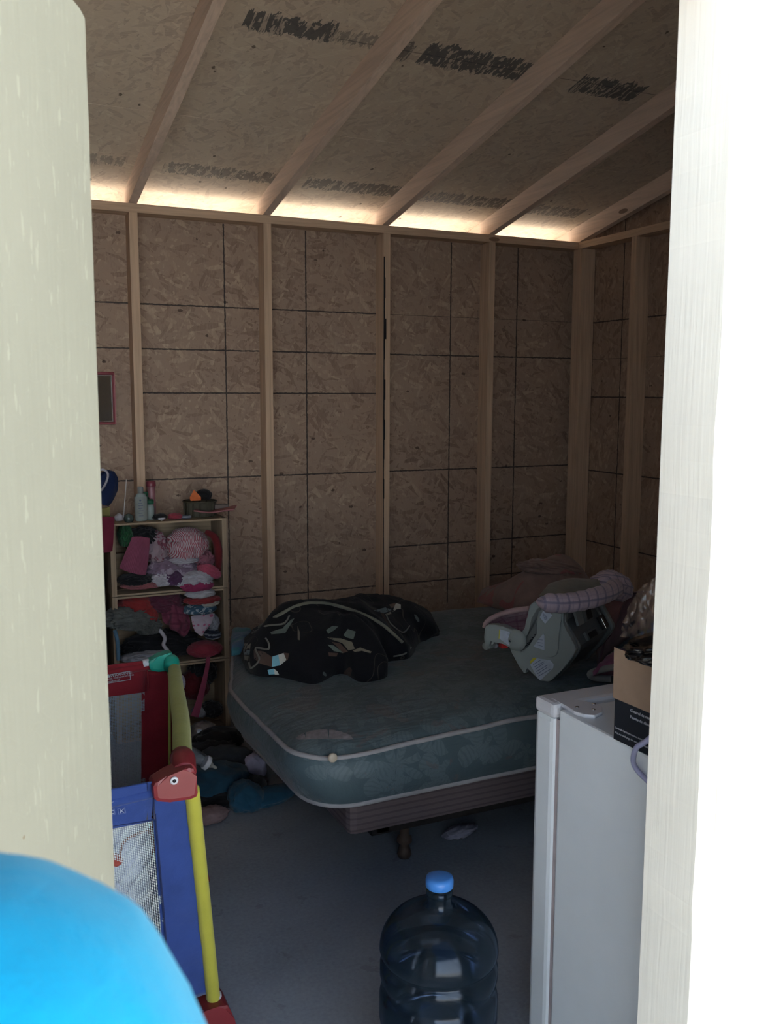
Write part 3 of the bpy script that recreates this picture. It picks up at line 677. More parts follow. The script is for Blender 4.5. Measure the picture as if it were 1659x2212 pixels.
# folded fleece throw with a pale woolly edge
tz = bz(2.0, 2.42)
fb = sheet('folded_throw', [[at(1276, 1463, z=tz+.006), at(1330, 1452, z=tz+.006), at(1420, 1440, z=tz+.006)], [at(1275, 1455, z=tz+.03), at(1330, 1442, z=tz+.03), at(1420, 1432, z=tz+.03)], [at(1285, 1446, z=tz+.055), at(1330, 1432, z=tz+.06), at(1420, 1422, z=tz+.06)], [at(1312, 1425, z=tz+.06), at(1345, 1405, z=tz+.065), at(1420, 1400, z=tz+.065)]], cloth('plum_fleece', (.20, .07, .13)), None, .012, .008)
setp(fb, 'folded plum throw with woolly grey edge lying in front of the car seat', 'blanket')
tubeo('woolly_edge', [at(1320, 1466, z=tz+.012), at(1285, 1464, z=tz+.012), at(1275, 1456, z=tz+.03), at(1292, 1448, z=tz+.05), at(1330, 1441, z=tz+.052), at(1420, 1432, z=tz+.052)], .011, cloth('grey_wool', (.2, .2, .2)), fb)

bc = lump('blue_cloth', [tuple(at(px, py, z=.6)[:2]) for px, py in [(500, 1415), (530, 1410), (548, 1395), (545, 1370), (520, 1366), (502, 1370), (497, 1392)]], lambda x, y: .02, cloth('dusk_blue_cloth', (.04, .08, .14), (.03, .10, .12), kind='print', k=.4), 3, .02, 9, None, 20, 10)
setp(bc, 'small dark blue cloth on the mattress between the crates and the comforter', 'cloth')

# ------------------------------------------------------------------ infant car seat
cs0 = at(1180, 1470, z=bz(1.7, 2.42)+.0); ca = Vector((.85, .52, 0)).normalized(); O = cs0; N = -ca
seat = empty('infant_car_seat', cs0, 'grey-green infant car seat tipped on its side on the mattress with plaid canopy', 'car seat')
Z4 = lambda x, y: (960+x*480/1659, 1180+y*480/1659)
def sp(x, y, off=0): return at(*Z4(x, y), O=O+ca*off, N=N)
side = [(637, 440), (660, 418), (745, 430), (890, 455), (888, 500), (878, 570), (905, 620), (940, 680), (975, 745), (982, 775), (955, 830), (880, 920), (800, 1000), (775, 1013), (712, 1005), (690, 985), (650, 930), (620, 900), (610, 905), (606, 950), (590, 948), (560, 900), (500, 790), (480, 740), (560, 680), (600, 610), (618, 560), (622, 500)]
prism('side_shell', [sp(x, y) for x, y in side], ca*.022, M_GREYP, seat, .004)
far = [(x, y) for x, y in side if True]
prism('side_shell', [sp(x, y)+ca*.34+Vector((0, 0, .0)) for x, y in side], ca*.022, M_GREYP, seat, .004)
# underside: strips between the two side shells
back = [(890, 455), (888, 500), (878, 570), (905, 620), (940, 680), (975, 745), (982, 775), (955, 830), (880, 920), (800, 1000), (775, 1013)]
inn = (700, 700)
ol = [sp(x, y, .02) for x, y in back]; cen = sp(730, 640, .02)
il = [p+(cen-p).normalized()*.018 for p in ol]
poly = [p+(cen-p).normalized()*.004 for p in ol]+il[::-1]
bm = bmesh.new()
A = [[bm.verts.new(p+ca*e) for p in (q+(cen-q).normalized()*.006 for q in ol)] for e in (.0025, .318)]; B = [[bm.verts.new(p+ca*e) for p in il] for e in (.0025, .318)]
for i in range(len(ol)-1):
    bm.faces.new((A[0][i], A[0][i+1], A[1][i+1], A[1][i])); bm.faces.new((B[0][i], B[1][i], B[1][i+1], B[0][i+1]))
for e in (0, 1):
    for i in range(len(ol)-1): bm.faces.new((A[e][i], B[e][i], B[e][i+1], A[e][i+1]))
bm.faces.new((A[0][0], A[1][0], B[1][0], B[0][0])); bm.faces.new((A[0][-1], B[0][-1], B[1][-1], A[1][-1]))
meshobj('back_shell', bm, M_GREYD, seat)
# ribs, belt-path slots and steel clip on the underside
def bp(i, t, e, out=.004):   # along back outline i..i+1, at e metres across, pushed outwards
    p = ol[i].lerp(ol[i+1], t); return p+ca*e-(cen-p).normalized()*(out-.004)
for e0 in (.03, .30): 
    tubeo('rib', [bp(i, 0, e0, .002) for i in range(1, 10)], .007, M_GREYD, seat, 8, 3)
def plate(name, i0, t0, i1, t1, e0, e1, mat, out=.007, th=.006):
    a, b, c_, d = bp(i0, t0, e0, out), bp(i0, t0, e1, out), bp(i1, t1, e1, out), bp(i1, t1, e0, out)
    nn = (b-a).cross(d-a).normalized(); nn = nn if nn.dot(a-cen) > 0 else -nn
    return prism(name, [a-nn*th, b-nn*th, c_-nn*th, d-nn*th], nn*th*1.6, mat, seat, .0015)
plate('vent_slot', 1, .3, 3, .2, .17, .215, M_BLACK); plate('slot_frame', 1, .1, 3, .35, .16, .225, M_GREYD, .004); plate('moulded_boss', 1, .3, 3, .3, .085, .135, M_GREYP, .008)
plate('belt_guide', 4, .2, 5, .3, .10, .2, M_GREYD, .008); plate('belt_guide', 4, .4, 5, .1, .115, .185, M_BLACK, .009); plate('metal_clip', 3, .6, 4, .9, .262, .275, M_STEEL, .012); plate('clip_slot', 3, .4, 4, .9, .25, .30, M_BLACK, .009)
# raised panel and groove on the near side
rp = [(745, 455), (880, 470), (870, 570), (850, 620), (850, 760), (838, 810), (800, 835), (740, 822), (600, 795), (520, 775), (570, 790), (640, 640), (690, 640), (682, 540), (705, 480)]
prism('raised_panel', [sp(x, y, -.007) for x, y in [(745, 450), (880, 470), (872, 560), (850, 620), (850, 770), (835, 812), (800, 832), (740, 825), (600, 795), (560, 788), (630, 760), (700, 655), (686, 560), (700, 490)]], ca*.008, M_GREYP, seat, .004)
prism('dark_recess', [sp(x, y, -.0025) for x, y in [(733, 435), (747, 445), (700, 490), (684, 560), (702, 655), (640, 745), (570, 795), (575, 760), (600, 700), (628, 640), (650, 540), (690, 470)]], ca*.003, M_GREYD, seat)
for k in range(5): prism('ratchet_tooth', [sp(600+k*18, 745-k*22, -.006), sp(670+k*8, 705-k*12, -.006), sp(668+k*8, 713-k*12, -.006), sp(597+k*18, 755-k*22, -.006)], ca*.004, M_BLACK, seat)
def sticker(pl, mat=M_STK, lines=0, off=-.0085):
    s_ = prism('sticker', [sp(x, y, off) for x, y in pl], ca*.0012, mat, seat)
    return s_
sticker([(748, 458), (806, 516), (752, 580), (712, 530)]); sticker([(738, 652), (746, 668), (747, 778), (664, 750), (700, 700)])
sticker([(690, 836), (790, 852), (815, 880), (812, 910), (715, 1003), (690, 975), (640, 885)], off=-.002); sticker([(665, 832), (690, 835), (642, 877), (638, 860)], M_YEL, off=-.002)
def tline(x0, y0, x1, y1, off, th=3.0):
    d = Vector((x1-x0, y1-y0)).normalized(); nx, ny = -d.y*th/2, d.x*th/2
    return [sp(x0+nx, y0+ny, off), sp(x1+nx, y1+ny, off), sp(x1-nx, y1-ny, off), sp(x0-nx, y0-ny, off)]
bm = bmesh.new()
for k in range(6):
    P4 = tline(662+k*8, 885+k*17, 720+k*12+(k % 2)*14, 848+k*13+(4 if k > 3 else 0), -.0035, 4); bm.faces.new([bm.verts.new(p) for p in P4])
for k in range(4):
    P4 = tline(735+k*3, 500+k*14, 765+k*2-k*3, 530+k*6, -.0098, 3); bm.faces.new([bm.verts.new(p) for p in P4])
for k in range(3):
    P4 = tline(690+k*2, 735-k*20, 735, 748-k*24, -.0098, 3); bm.faces.new([bm.verts.new(p) for p in P4])
meshobj('fine_print', bm, M_INK, seat)['kind'] = 'stuff'
# carry handle folded down to the left, grip running across
hp = [(300, 600), (330, 583), (380, 585), (440, 600), (510, 630), (560, 680), (580, 730), (572, 765), (530, 775), (480, 758), (420, 725), (380, 700), (345, 690), (328, 700), (318, 740), (318, 775), (300, 770), (292, 680)]
prism('handle_arm', [sp(x, y, -.045) for x, y in hp], ca*.032, M_GREYP, seat, .008)
prism('handle_arm', [sp(x, y, .375) for x, y in hp], ca*.032, M_GREYP, seat, .008)
gp = sp(308, 745, -.03); tubeo('handle_grip', [gp, gp+ca*.2+Vector((0, 0, -.01)), gp+ca*.42], .013, M_GREYP, seat)
lathe('pivot_cap', [(.0, .013), (.02, .012), (.034, .006), (.036, 0)], M_GREYP, seat, sp(535, 700, -.036), 24, (-ca).to_track_quat('Z', 'Y').to_matrix(), False)
prism('sticker', [sp(x, y, -.0465) for x, y in [(415, 620), (485, 640), (470, 655), (495, 690), (485, 745), (410, 690)]], ca*.0012, M_STK, seat)
prism('yellow_strip', [sp(x, y, -.047) for x, y in [(408, 622), (414, 622), (410, 690), (404, 688)]], ca*.0012, M_YEL, seat)
lathe('screw', [(.004, .002), (.004, 0)], M_STEEL, seat, sp(492, 707, -.048), 10, (-ca).to_track_quat('Z', 'Y').to_matrix())
# padded pink seat lining seen over the handle
M_PADP = cloth('pink_plaid_pad', (.30, .17, .2), (.2, .08, .12), kind='plaid', k=.9)
sheet('seat_pad', [[sp(330, 560, .02), sp(430, 510, .04), sp(600, 470, .06), sp(640, 460, .06)], [sp(380, 600, .04), sp(470, 560, .10), sp(580, 545, .12), sp(625, 540, .10)], [sp(420, 640, .02), sp(500, 620, .05), sp(580, 620, .05), sp(610, 600, .03)]], M_PADP, seat, .012, .006)
tubeo('pad_binding', [sp(300, 610, .0), sp(322, 560, .01), sp(400, 515, .03), sp(500, 482, .05), sp(632, 465, .06)], .009, cloth('pink_binding', (.30, .2, .2)), seat)
tubeo('shoulder_strap', [sp(380, 745, .02), sp(365, 715, .05), sp(400, 690, .06)], .009, cloth('grey_strap', (.3, .3, .34)), seat)
boxo('red_buckle', sp(440, 735, .0)-Vector((.012, .012, .01)), sp(440, 735, .0)+Vector((.012, .012, .012)), plain('red_buckle_plastic', (.45, .03, .03), .4), seat, .003)
# plaid canopy folded back over the top
M_PLAID = cloth('pink_plaid', (.42, .33, .38), (.16, .15, .22), kind='plaid', k=.75)
c0, c1, c2, c3 = sp(690, 385, -.02), sp(800, 400, -.03), sp(900, 395, .12), sp(1000, 380, .3)
cp = lambda px, py, off: at(px, py, O=O+ca*off, N=N)
bm = bmesh.new(); P = smooth_pts([cp(1160, 1298, -.02), cp(1180, 1302, -.02), cp(1215, 1303, .0), cp(1255, 1298, .06), cp(1295, 1287, .14), cp(1322, 1275, .24), cp(1335, 1262, .34)], 7)
rr_ = [.006+.026*min(1, i/8)*(1+.18*mn.noise(Vector((i*.5, 1, 1))))*(1.0 if i < len(P)-6 else max(.3, (len(P)-i)/6)) for i in range(len(P))]
tube(bm, P, rr_, 16); uvl = bm.loops.layers.uv.new('UVMap')
for fc in bm.faces:
    for lp in fc.loops: lp[uvl].uv = ((lp.vert.co-P[0]).dot(ca)+(lp.vert.co-P[0]).dot(Vector((.52, -.85, 0))), lp.vert.co.z*1.3)
meshobj('canopy', bm, M_PLAID, seat, True)
wad('canopy_end', cp(1320, 1268, .36), (.16, .14, .11), M_PLAID, seat, 5, (0, .3, .3), .16)
sheet('canopy_hood', [[cp(1165, 1290, .02), cp(1220, 1292, .03), cp(1300, 1272, .16)], [cp(1185, 1268, .10), cp(1230, 1258, .14), cp(1290, 1258, .2)], [cp(1200, 1262, .26), cp(1240, 1254, .30), cp(1300, 1260, .34)]], cloth('olive_grey_hood', (.15, .14, .115)), seat, .008, .006)

# ------------------------------------------------------------------ small refrigerator
FX, FY0, FY1, FZ = 1.168, 1.2, 1.685, .85; FX1 = 1.66
fr = empty('mini_refrigerator', (1.4, 1.45, 0), 'white waist-high refrigerator just inside the doorway on the right', 'refrigerator')
boxo('cabinet', (FX, FY0, .03), (FX1, 1.598, FZ-.003), M_WHITE, fr, .006)
boxo('door', (FX-.002, 1.615, .035), (FX1+.002, FY1, FZ-.028), M_WHITE, fr, .012)
boxo('gasket', (FX+.006, 1.5985, .05), (FX1-.006, 1.6145, FZ-.03), plain('pink_grey_gasket', (.42, .36, .37), .6), fr)
boxo('door_cap', (FX-.004, 1.6135, FZ-.03), (FX1+.004, FY1+.001, FZ+.004), M_WPL, fr, .010)
# wrinkled cover plate over the top hinge
hpz = FZ-.0028
hpoly = [(1190, 1508), (1200, 1512), (1222, 1522), (1240, 1536), (1262, 1543), (1285, 1545), (1302, 1537), (1301, 1526), (1285, 1518), (1255, 1513), (1225, 1508), (1205, 1503)]
prism('hinge_cover', [at(px, py, z=hpz+.008) for px, py in hpoly], (0, 0, -.0085), M_WPL, fr, .003)
for px, py in ((1247, 1528), (1283, 1521), (1282, 1533)): lathe('screw', [(.0045, .0015), (.0045, 0)], M_STEEL, fr, at(px, py, z=hpz+.0082), 10)
boxo('top_ridge', at(1268, 1512, z=FZ-.003)-Vector((0, .004, .001)), Vector((FX1-.03, at(1268, 1512, z=FZ).y+.02, FZ+.003)), M_WPL, fr, .001)
for x in (FX+.04, FX1-.04):
    for y in (FY0+.04, 1.56): lathe('foot', [(.018, .03), (.018, 0)], M_BLACK, fr, (x, y, 0), 12)
# cable looping over the edge
cb = tubeo('power_cable', [at(1412, 1588, X=1.12), at(1392, 1604, X=1.11), at(1376, 1614, X=1.112), at(1369, 1632, X=1.13), at(1369, 1650, X=1.145), at(1380, 1668, X=1.155), at(1396, 1684, X=1.158), at(1412, 1700, X=1.158)], .0052, plain('lilac_cable', (.34, .34, .52), .45, .03, 6, 0, .4), None, 12)
setp(cb, 'pale lilac cable looping over the top edge of the refrigerator', 'cable')
# cardboard box with a black printed lower half
b0 = at(1325, 1596, z=FZ-.003); b1 = at(1408, 1636, z=FZ-.003); bd = (b1-b0); bd.z = 0; bd.normalize(); b0 = b0+Vector((0, 0, .0)); bl = .17; bnr = Vector((-bd.y, bd.x, 0)); bnr = bnr if bnr.x > 0 else -bnr
bh = .185
cbx = empty('cardboard_box', b0+bd*bl/2+bnr*.1, 'brown and black cardboard box standing on the refrigerator top', 'box')
M_CARD = plain('brown_cardboard', (.30, .205, .145), .85, .06, 30, .1); M_CARDB = plain('black_printed_card', (.016, .018, .024), .5, .1, 8, 0)
dp = .2; spl = .085
prism('carton', [b0, b0+bd*bl, b0+bd*bl+bnr*dp, b0+bnr*dp], (0, 0, bh-.014), M_CARDB, cbx, .001)
prism('flap', [b0-bnr*.0022+bd*(-.003)+Vector((0, 0, spl)), b0-bnr*.0022+bd*(bl+.003)+Vector((0, 0, spl)), b0-bnr*.0022+bd*(bl+.003)+Vector((0, 0, bh)), b0-bnr*.0022+bd*(-.005)+Vector((0, 0, bh+.002))], bnr*.0018, M_CARD, cbx)['label'] = 'brown folded-down flap'
for (s_, u, v, sz) in (('Control de temperatura', .045, spl-.014, .0085), ('Fuente de alimentaci\u00f3n', .045, spl-.027, .0085), ('Lea todas las instrucciones antes de usar este producto', .004, .024, .0058), ('Visit our web page for more help, thank you', .004, .014, .0058)):
    text('lettering', s_, sz, M_WINK, b0+bd*u-bnr*.0006+Vector((0, 0, v)), bd, (0, 0, 1), cbx)
# black bin bag and bottle pack on the box
bagc = b0+bd*.09+bnr*.07+Vector((0, 0, bh+.012))
bb = wad('bin_bag', bagc, (.15, .2, .05), plain('black_film', (.006, .006, .007), .22, .2, 30, .4, .6), None, 6, (0, 0, math.atan2(bd.y, bd.x)), .3, 2.2)
setp(bb, 'crumpled black plastic bag lying on top of the cardboard box', 'bag')
M_CLR = clear('clear_pink_plastic', (.86, .80, .85), .10, .09, .7); M_FILM = clear('shrink_film', (.90, .88, .92), .2, .02, .22)
pk = empty('water_bottle', bagc+bd*.10+bnr*.09+Vector((0, 0, .02)), 'large clear ribbed plastic bottle with pink neck ring above the cardboard box', 'bottle')
pc = Vector(pk.location)
prf = [(.0, 0)]+[(.062+(.004 if i % 2 else -.002), .004+i*.012) for i in range(11)]+[(.058, .14), (.045, .17), (.025, .2), (.016, .215), (.014, .235)]
lathe('body', prf, M_CLR, pk, pc, 32, None, False)
lathe('neck_ring', [(.014, 0), (.02, 0), (.02, .006), (.014, .006)], plain('coral_plastic', (.45, .18, .14), .4), pk, pc+Vector((0, 0, .216)), 20); lathe('screw_cap', [(.015, 0), (.016, .002), (.016, .016), (.014, .018)], M_CLR, pk, pc+Vector((0, 0, .236)), 20)
fl = sheet('plastic_bag', [[at(1358, 1292, Y=1.58), at(1385, 1262, Y=1.52), at(1415, 1245, Y=1.46)], [at(1345, 1330, Y=1.56), at(1375, 1335, Y=1.47), at(1415, 1325, Y=1.4)], [at(1338, 1375, Y=1.56), at(1370, 1380, Y=1.46), at(1415, 1385, Y=1.4)]], M_FILM, None, 0, .010, 14, 4)
setp(fl, 'crinkled clear plastic bag around the ribbed bottle', 'bag')

# ------------------------------------------------------------------ five gallon water jug
jx, jy = .912, 1.664
jug = empty('water_jug', (jx, jy, 0), 'large smoky blue water jug with bright blue cap standing on the concrete', 'water jug')
JR = .131
def jugprof(o=0):
    p = [(.0, .004), (.09, 0), (.118, .008), (.125, .02)]
    z = .02
    for k in range(2):
        p += [(JR-.004, z+.01), (JR, z+.03), (JR, z+.082), (JR-.004, z+.098), (JR-.010, z+.106)]; z += .112
    p += [(JR-.004, .252), (JR-.001, .262), (JR-.001, .285), (JR-.007, .296), (JR-.010, .300), (JR-.004, .308), (JR, .32)]
    p += [(.03+(JR-.03)*math.cos(a), .32+.094*math.sin(a)) for a in [k*PI/2/14 for k in range(1, 14)]]
    p += [(.031, .414), (.0275, .426), (.0262, .44), (.026, .481)]
    return [(max(0, r-o), zz+(o if zz < .1 else -o*.3)) for r, zz in p]
jn = NT('smoky_blue_polycarbonate'); g = jn.n('BsdfGlossy'); g.inputs['Roughness'].default_value = .14; g.inputs[0].default_value = (.38, .45, .58, 1); t = jn.n('BsdfTransparent'); t.inputs[0].default_value = (.42, .45, .475, 1)
d_ = jn.n('BsdfDiffuse'); d_.inputs[0].default_value = (.03, .05, .07, 1); lw = jn.n('LayerWeight'); lw.inputs[0].default_value = .35
m1 = jn.n('MixShader'); jn.l(jn.math('ADD', jn.math('MULTIPLY', lw.outputs['Facing'], .5), .12), m1.inputs[0]); jn.l(t.outputs[0], m1.inputs[1]); jn.l(d_.outputs[0], m1.inputs[2])
fr_ = jn.n('Fresnel'); fr_.inputs[0].default_value = 1.55; m2 = jn.n('MixShader'); jn.l(fr_.outputs[0], m2.inputs[0]); jn.l(m1.outputs[0], m2.inputs[1]); jn.l(g.outputs[0], m2.inputs[2]); jn.l(m2.outputs[0], jn.out.inputs[0])
jb = lathe('body', jugprof(), jn.m, jug, (jx, jy, 0), 64, None, False)
lathe('cap', [(.0285, 0), (.0305, .002), (.031, .014), (.029, .022), (.022, .0245), (.0, .025)], plain('bright_blue_plastic', (.055, .22, .62), .38, .04, 8, 0, .45), jug, (jx, jy, .463), 32, None, False)
lathe('collar', [(.027, 0), (.029, .002), (.029, .012), (.027, .014)], jn.m, jug, (jx, jy, .443), 32, None, False)

# ------------------------------------------------------------------ playpen
PR = at(392, 1690, z=.72); PG = at(350, 1424, z=.735); PG = at(366, 1428, z=.73)
FT = at(462, 2165, z=.07)
pen = empty('playpen', (0, 2.3, 0), 'red and blue folding playpen with yellow rails at the left of the doorway', 'playpen')
LX = -.98; ddn = (FT-PR)
FTL = FT+Vector((LX, 0, 0)); PL = PR+Vector((LX, 0, 0)); GL = PG+Vector((-1.03, 0, 0)); GF = Vector((PG.x+.06, PG.y+.03, .07)); GLF = GF+Vector((-1.09, 0, 0))
# padded top rails
rt = [PG+Vector((.012, -.01, -.012)), PG.lerp(PR, .25)+Vector((.012, 0, -.008)), PG.lerp(PR, .55)+Vector((.014, 0, -.006)), PG.lerp(PR, .85)+Vector((.008, 0, -.004)), PR+Vector((.01, .01, .0))]
tubeo('top_rail', rt, [.017, .020, .022, .022, .020], M_YNY, pen, 20)['label'] = 'yellow-green fabric covered rail'
tubeo('top_rail', [PL, PL.lerp(GL, .5), GL], .024, M_YNY, pen, 16)
for a, b in ((PR+Vector((-.05, 0, -.01)), PL+Vector((.05, 0, -.01))), (PG+Vector((-.035, 0, -.006)), GL+Vector((.05, 0, -.006)))):
    tubeo('top_rail', [a, a.lerp(b, .5)+Vector((0, 0, -.02)), b], .012, M_BLUE if a.y < 2.3 else M_RED, pen, 12)
# legs
M_YTUBE = cloth('yellow_sleeve', (.42, .40, .055), var=.06)
for a, b in ((PR+Vector((.022, .004, -.02)), FT), (PL+Vector((-.01, 0, -.02)), FTL), (PG+Vector((.015, .0, -.02)), GF), (GL, GLF)):
    tubeo('leg', [a, a.lerp(b, .5), b], .0165, M_YTUBE, pen, 16)
# moulded corners and feet
def corner(c_, mat, s=1.0, flip=1, name='corner_cap'):
    """rounded hood: wide toward the inside (-x), stem toward the rail"""
    prof = [(-.072, .012), (-.066, .022), (-.03, .036), (.004, .046), (.02, .05), (.034, .046), (.039, .02), (.043, -.03), (.04, -.043), (.02, -.047), (-.03, -.045), (-.06, -.036), (-.07, -.026)]
    p3 = [c_+Vector((x*s*flip, -.034*s, z*s*.9)) for x, z in prof]
    return prism(name, p3, (0, .062*s, 0), mat, pen, .009)
def stem(c_, d, mat, s=1): tubeo('rail_socket', [c_+Vector((.014, 0, .018))*s, c_+Vector((.014, 0, .03))*s+d*.045, c_+Vector((.012, 0, .018))*s+d*.08], [.030*s, .031*s, .028*s], mat, pen, 16)
PRc = at(386, 1687, Y=PR.y-.0); PGc = at(354, 1428, Y=PG.y)
corner(PRc, M_REDP, .82); stem(PRc, (PG-PR).normalized(), M_REDP, .85)
g_ = corner(PGc, M_GRNP, .66); stem(PGc+Vector((.012, 0, -.02)), (PR-PG).normalized()*.6, M_GRNP, .74)
corner(PL, M_REDP, 1.0, -1); corner(GL, M_GRNP, .95, -1)
tubeo('rail_end', [PGc+Vector((-.044, 0, .0)), PGc+Vector((-.062, 0, -.002))], .013, M_WPL, pen)
sc_ = at(376, 1686, Y=PRc.y-.0285); lathe('rivet', [(.0085, .0), (.0085, .002), (.005, .003)], M_WPL, pen, sc_, 20, Matrix.Rotation(PI/2, 3, 'X')); lathe('rivet_hole', [(.004, .003), (.004, .0038)], M_BLACK, pen, sc_, 12, Matrix.Rotation(PI/2, 3, 'X'))
for c_, m_ in ((FT, M_REDP), (FTL, M_REDP), (GF, M_REDP), (GLF, M_REDP)):
    fl_ = -1 if c_.x < 0 else 1
    prism('foot', [c_+Vector((x*fl_, -.04, z)) for x, z in [(-.075, -.069), (-.07, .004), (-.03, .012), (.0, .014), (.025, .012), (.04, -.03), (.05, -.069)]], (0, .08, 0), m_, pen, .01)
for c_ in (FT, GF): lathe('leg_end', [(.019, 0), (.019, .006), (.016, .008)], M_WPL, pen, c_+Vector((0, 0, .014)), 20)
# cloth panels
def quadpanel(name, a, b, c_, d, mat, thick=.004, amp=.006, f=5, seed=1):   # a-b top (inner..outer), d-c bottom
    return sheet(name, [[a, a.lerp(b, .5), b], [a.lerp(d, .5), a.lerp(b, .5).lerp(d.lerp(c_, .5), .5), b.lerp(c_, .5)], [d, d.lerp(c_, .5), c_]], mat, pen, thick, amp, f, seed, 20, 24)
FN = (FT-PR).cross(Vector((1, 0, 0))).normalized()
FO = PR+Vector((0, -.004, -.0))
def fp(px, py, off=0): return at(px, py, O=FO+FN*off, N=FN)
Lx = lambda p: Vector((PL.x+.03, p.y, p.z))
# front: blue header, right border, bottom border, mesh window
tr = fp(412, 1715); tl = Lx(tr); wr_t = fp(326, 1772); wr_b = fp(356, 2092); br = fp(450, 2150); hl = fp(334, 1688)
quadpanel('side_panel', fp(330, 1688), Lx(fp(330, 1688)), Lx(wr_t), wr_t, M_BLUE, .006, .004, 4, 2)['label'] = 'blue header of the front side'
quadpanel('side_panel', fp(326, 1700, .001), fp(413, 1735, .001), fp(450, 2150, .001), fp(360, 2170, .001), M_BLUE, .005, .008, 6, 3)['label'] = 'blue border of the front side'
quadpanel('side_panel', Lx(wr_b), wr_b, fp(366, 2175), Lx(fp(366, 2175)), M_BLUE, .005, .004, 5, 4)
M_MESHW = meshfab('white_mesh', (.48, .54, .56), 700, -.05); M_MESHD = meshfab('grey_mesh', (.30, .33, .36), 700, .12)
quadpanel('mesh_window', fp(334, 1765, -.004), Lx(fp(334, 1765, -.004)), Lx(fp(366, 2100, -.004)), fp(364, 2100, -.004), M_MESHW, 0, .002, 3, 5)
for a, b in (((318, 1770), (318, 1690)), ((334, 1768), (331, 1695))): tubeo('seam', [fp(*a, .003 if FN.y < 0 else -.003), fp(*b, .003 if FN.y < 0 else -.003)], .0018, cloth('dark_blue_tape', (.012, .022, .09)) if 'dark_blue_tape' not in bpy.data.materials else bpy.data.materials['dark_blue_tape'], pen, 6)
sg = 1 if FN.y < 0 else -1
tubeo('seam', [fp(236, 1785, .003*sg), fp(322, 1772, .003*sg), fp(334, 1770, .003*sg), fp(338, 1790, .003*sg), fp(364, 2090, .003*sg)], .002, bpy.data.materials['dark_blue_tape'], pen, 6)
# letter blocks printed on the header
xd = Vector((1, 0, 0)); yd = (PR-FT).normalized()
for ch, px, py in (('T', 238, 1738), ('C', 240, 1755), ('K', 263, 1752)):
    o_ = fp(px, py, .0105*sg); q = .0155
    bm = bmesh.new(); 
    for (x0, x1, y0, y1) in ((-q/2, q/2, q*.42, q/2), (-q/2, q/2, -q/2, -q*.42), (-q/2, -q*.4, -q*.42, q*.42), (q*.36, q/2, -q*.42, q*.42)):
        bm.faces.new([bm.verts.new(o_+xd*a+yd*b) for a, b in ((x0, y0), (x1, y0), (x1, y1), (x0, y1))])
    meshobj('letter_block', bm, plain('block_tint', (.10, .14, .32), .8, 0, 5, 0) if 'block_tint' not in bpy.data.materials else bpy.data.materials['block_tint'], pen)
    text('lettering', ch, .0135, plain('pale_lettering', (.33, .38, .52), .8, 0, 5, 0) if 'pale_lettering' not in bpy.data.materials else bpy.data.materials['pale_lettering'], o_-yd*.0047, xd, yd, pen, 'CENTER', True, .0002)
# far side: red with dark mesh window and the warning print
BO = Vector((0, PG.y-.0, 0)); BNv = Vector((0, 1, 0))
def gp_(px, py, off=0): return at(px, py, Y=PG.y+.004-off)
LG = lambda p: Vector((GL.x+.03, p.y, p.z))
quadpanel('side_panel', gp_(315, 1426), LG(gp_(318, 1430)), LG(gp_(312, 1494)), gp_(312, 1494), M_RED, .006, .005, 4, 6)['label'] = 'red header of the far side'
quadpanel('side_panel', gp_(306, 1452, .001), gp_(371, 1452, .001), gp_(380, 1760, .001), gp_(306, 1760, .001), M_RED, .005, .01, 7, 7)
quadpanel('mesh_window', gp_(312, 1485, -.004), LG(gp_(312, 1485, -.004)), LG(gp_(314, 1760, -.004)), gp_(314, 1760, -.004), M_MESHD, 0, .002, 3, 8)
zb = .10
quadpanel('side_panel', LG(gp_(312, 1755)), gp_(380, 1755), Vector((GF.x-.02, PG.y, zb)), Vector((GLF.x+.03, PG.y, zb)), M_RED, .005, .004, 5, 9)
tubeo('seam', [gp_(316, 1432, .006), gp_(319, 1470, .006), gp_(318, 1492, .006)], .003, M_RED, pen, 6)
tubeo('yellow_binding', [gp_(363, 1452, .006), gp_(366, 1470, .006), gp_(366, 1560, .007), gp_(367, 1660, .008)], .004, M_YNY, pen, 8)
bm = bmesh.new()
def strip(a, b, th):
    d = (b-a).normalized(); n2 = d.cross(Vector((0, 1, 0))).normalized()*th; bm.faces.new([bm.verts.new(v) for v in (a+n2, b+n2, b-n2, a-n2)])
c4 = [gp_(190, 1466, .017), gp_(280, 1450, .017), gp_(282, 1468, .017), gp_(190, 1483, .017)]
for i in range(4): strip(c4[i], c4[(i+1) % 4], .0008)
meshobj('label_border', bm, M_WINK, pen)
td = (c4[1]-c4[0]); 
text('lettering', 'WARNING:', .0125, M_WINK, gp_(238, 1463.5, .017), td, (0, 0, 1), pen)
text('lettering', 'SEE BOTTOM PANEL FOR INSTRUCTIONS', .0063, M_WINK, gp_(200, 1475, .017), td, (0, 0, 1), pen); text('lettering', 'AND OTHER WARNINGS', .0063, M_WINK, gp_(205, 1480, .017), td, (0, 0, 1), pen)
bm = bmesh.new(); o_ = gp_(234, 1461, .017); bm.faces.new([bm.verts.new(o_+Vector(v)) for v in ((-.0065, 0, -.005), (.0065, 0, -.004), (0, 0, .0075))]); meshobj('warning_triangle', bm, M_WINK, pen)
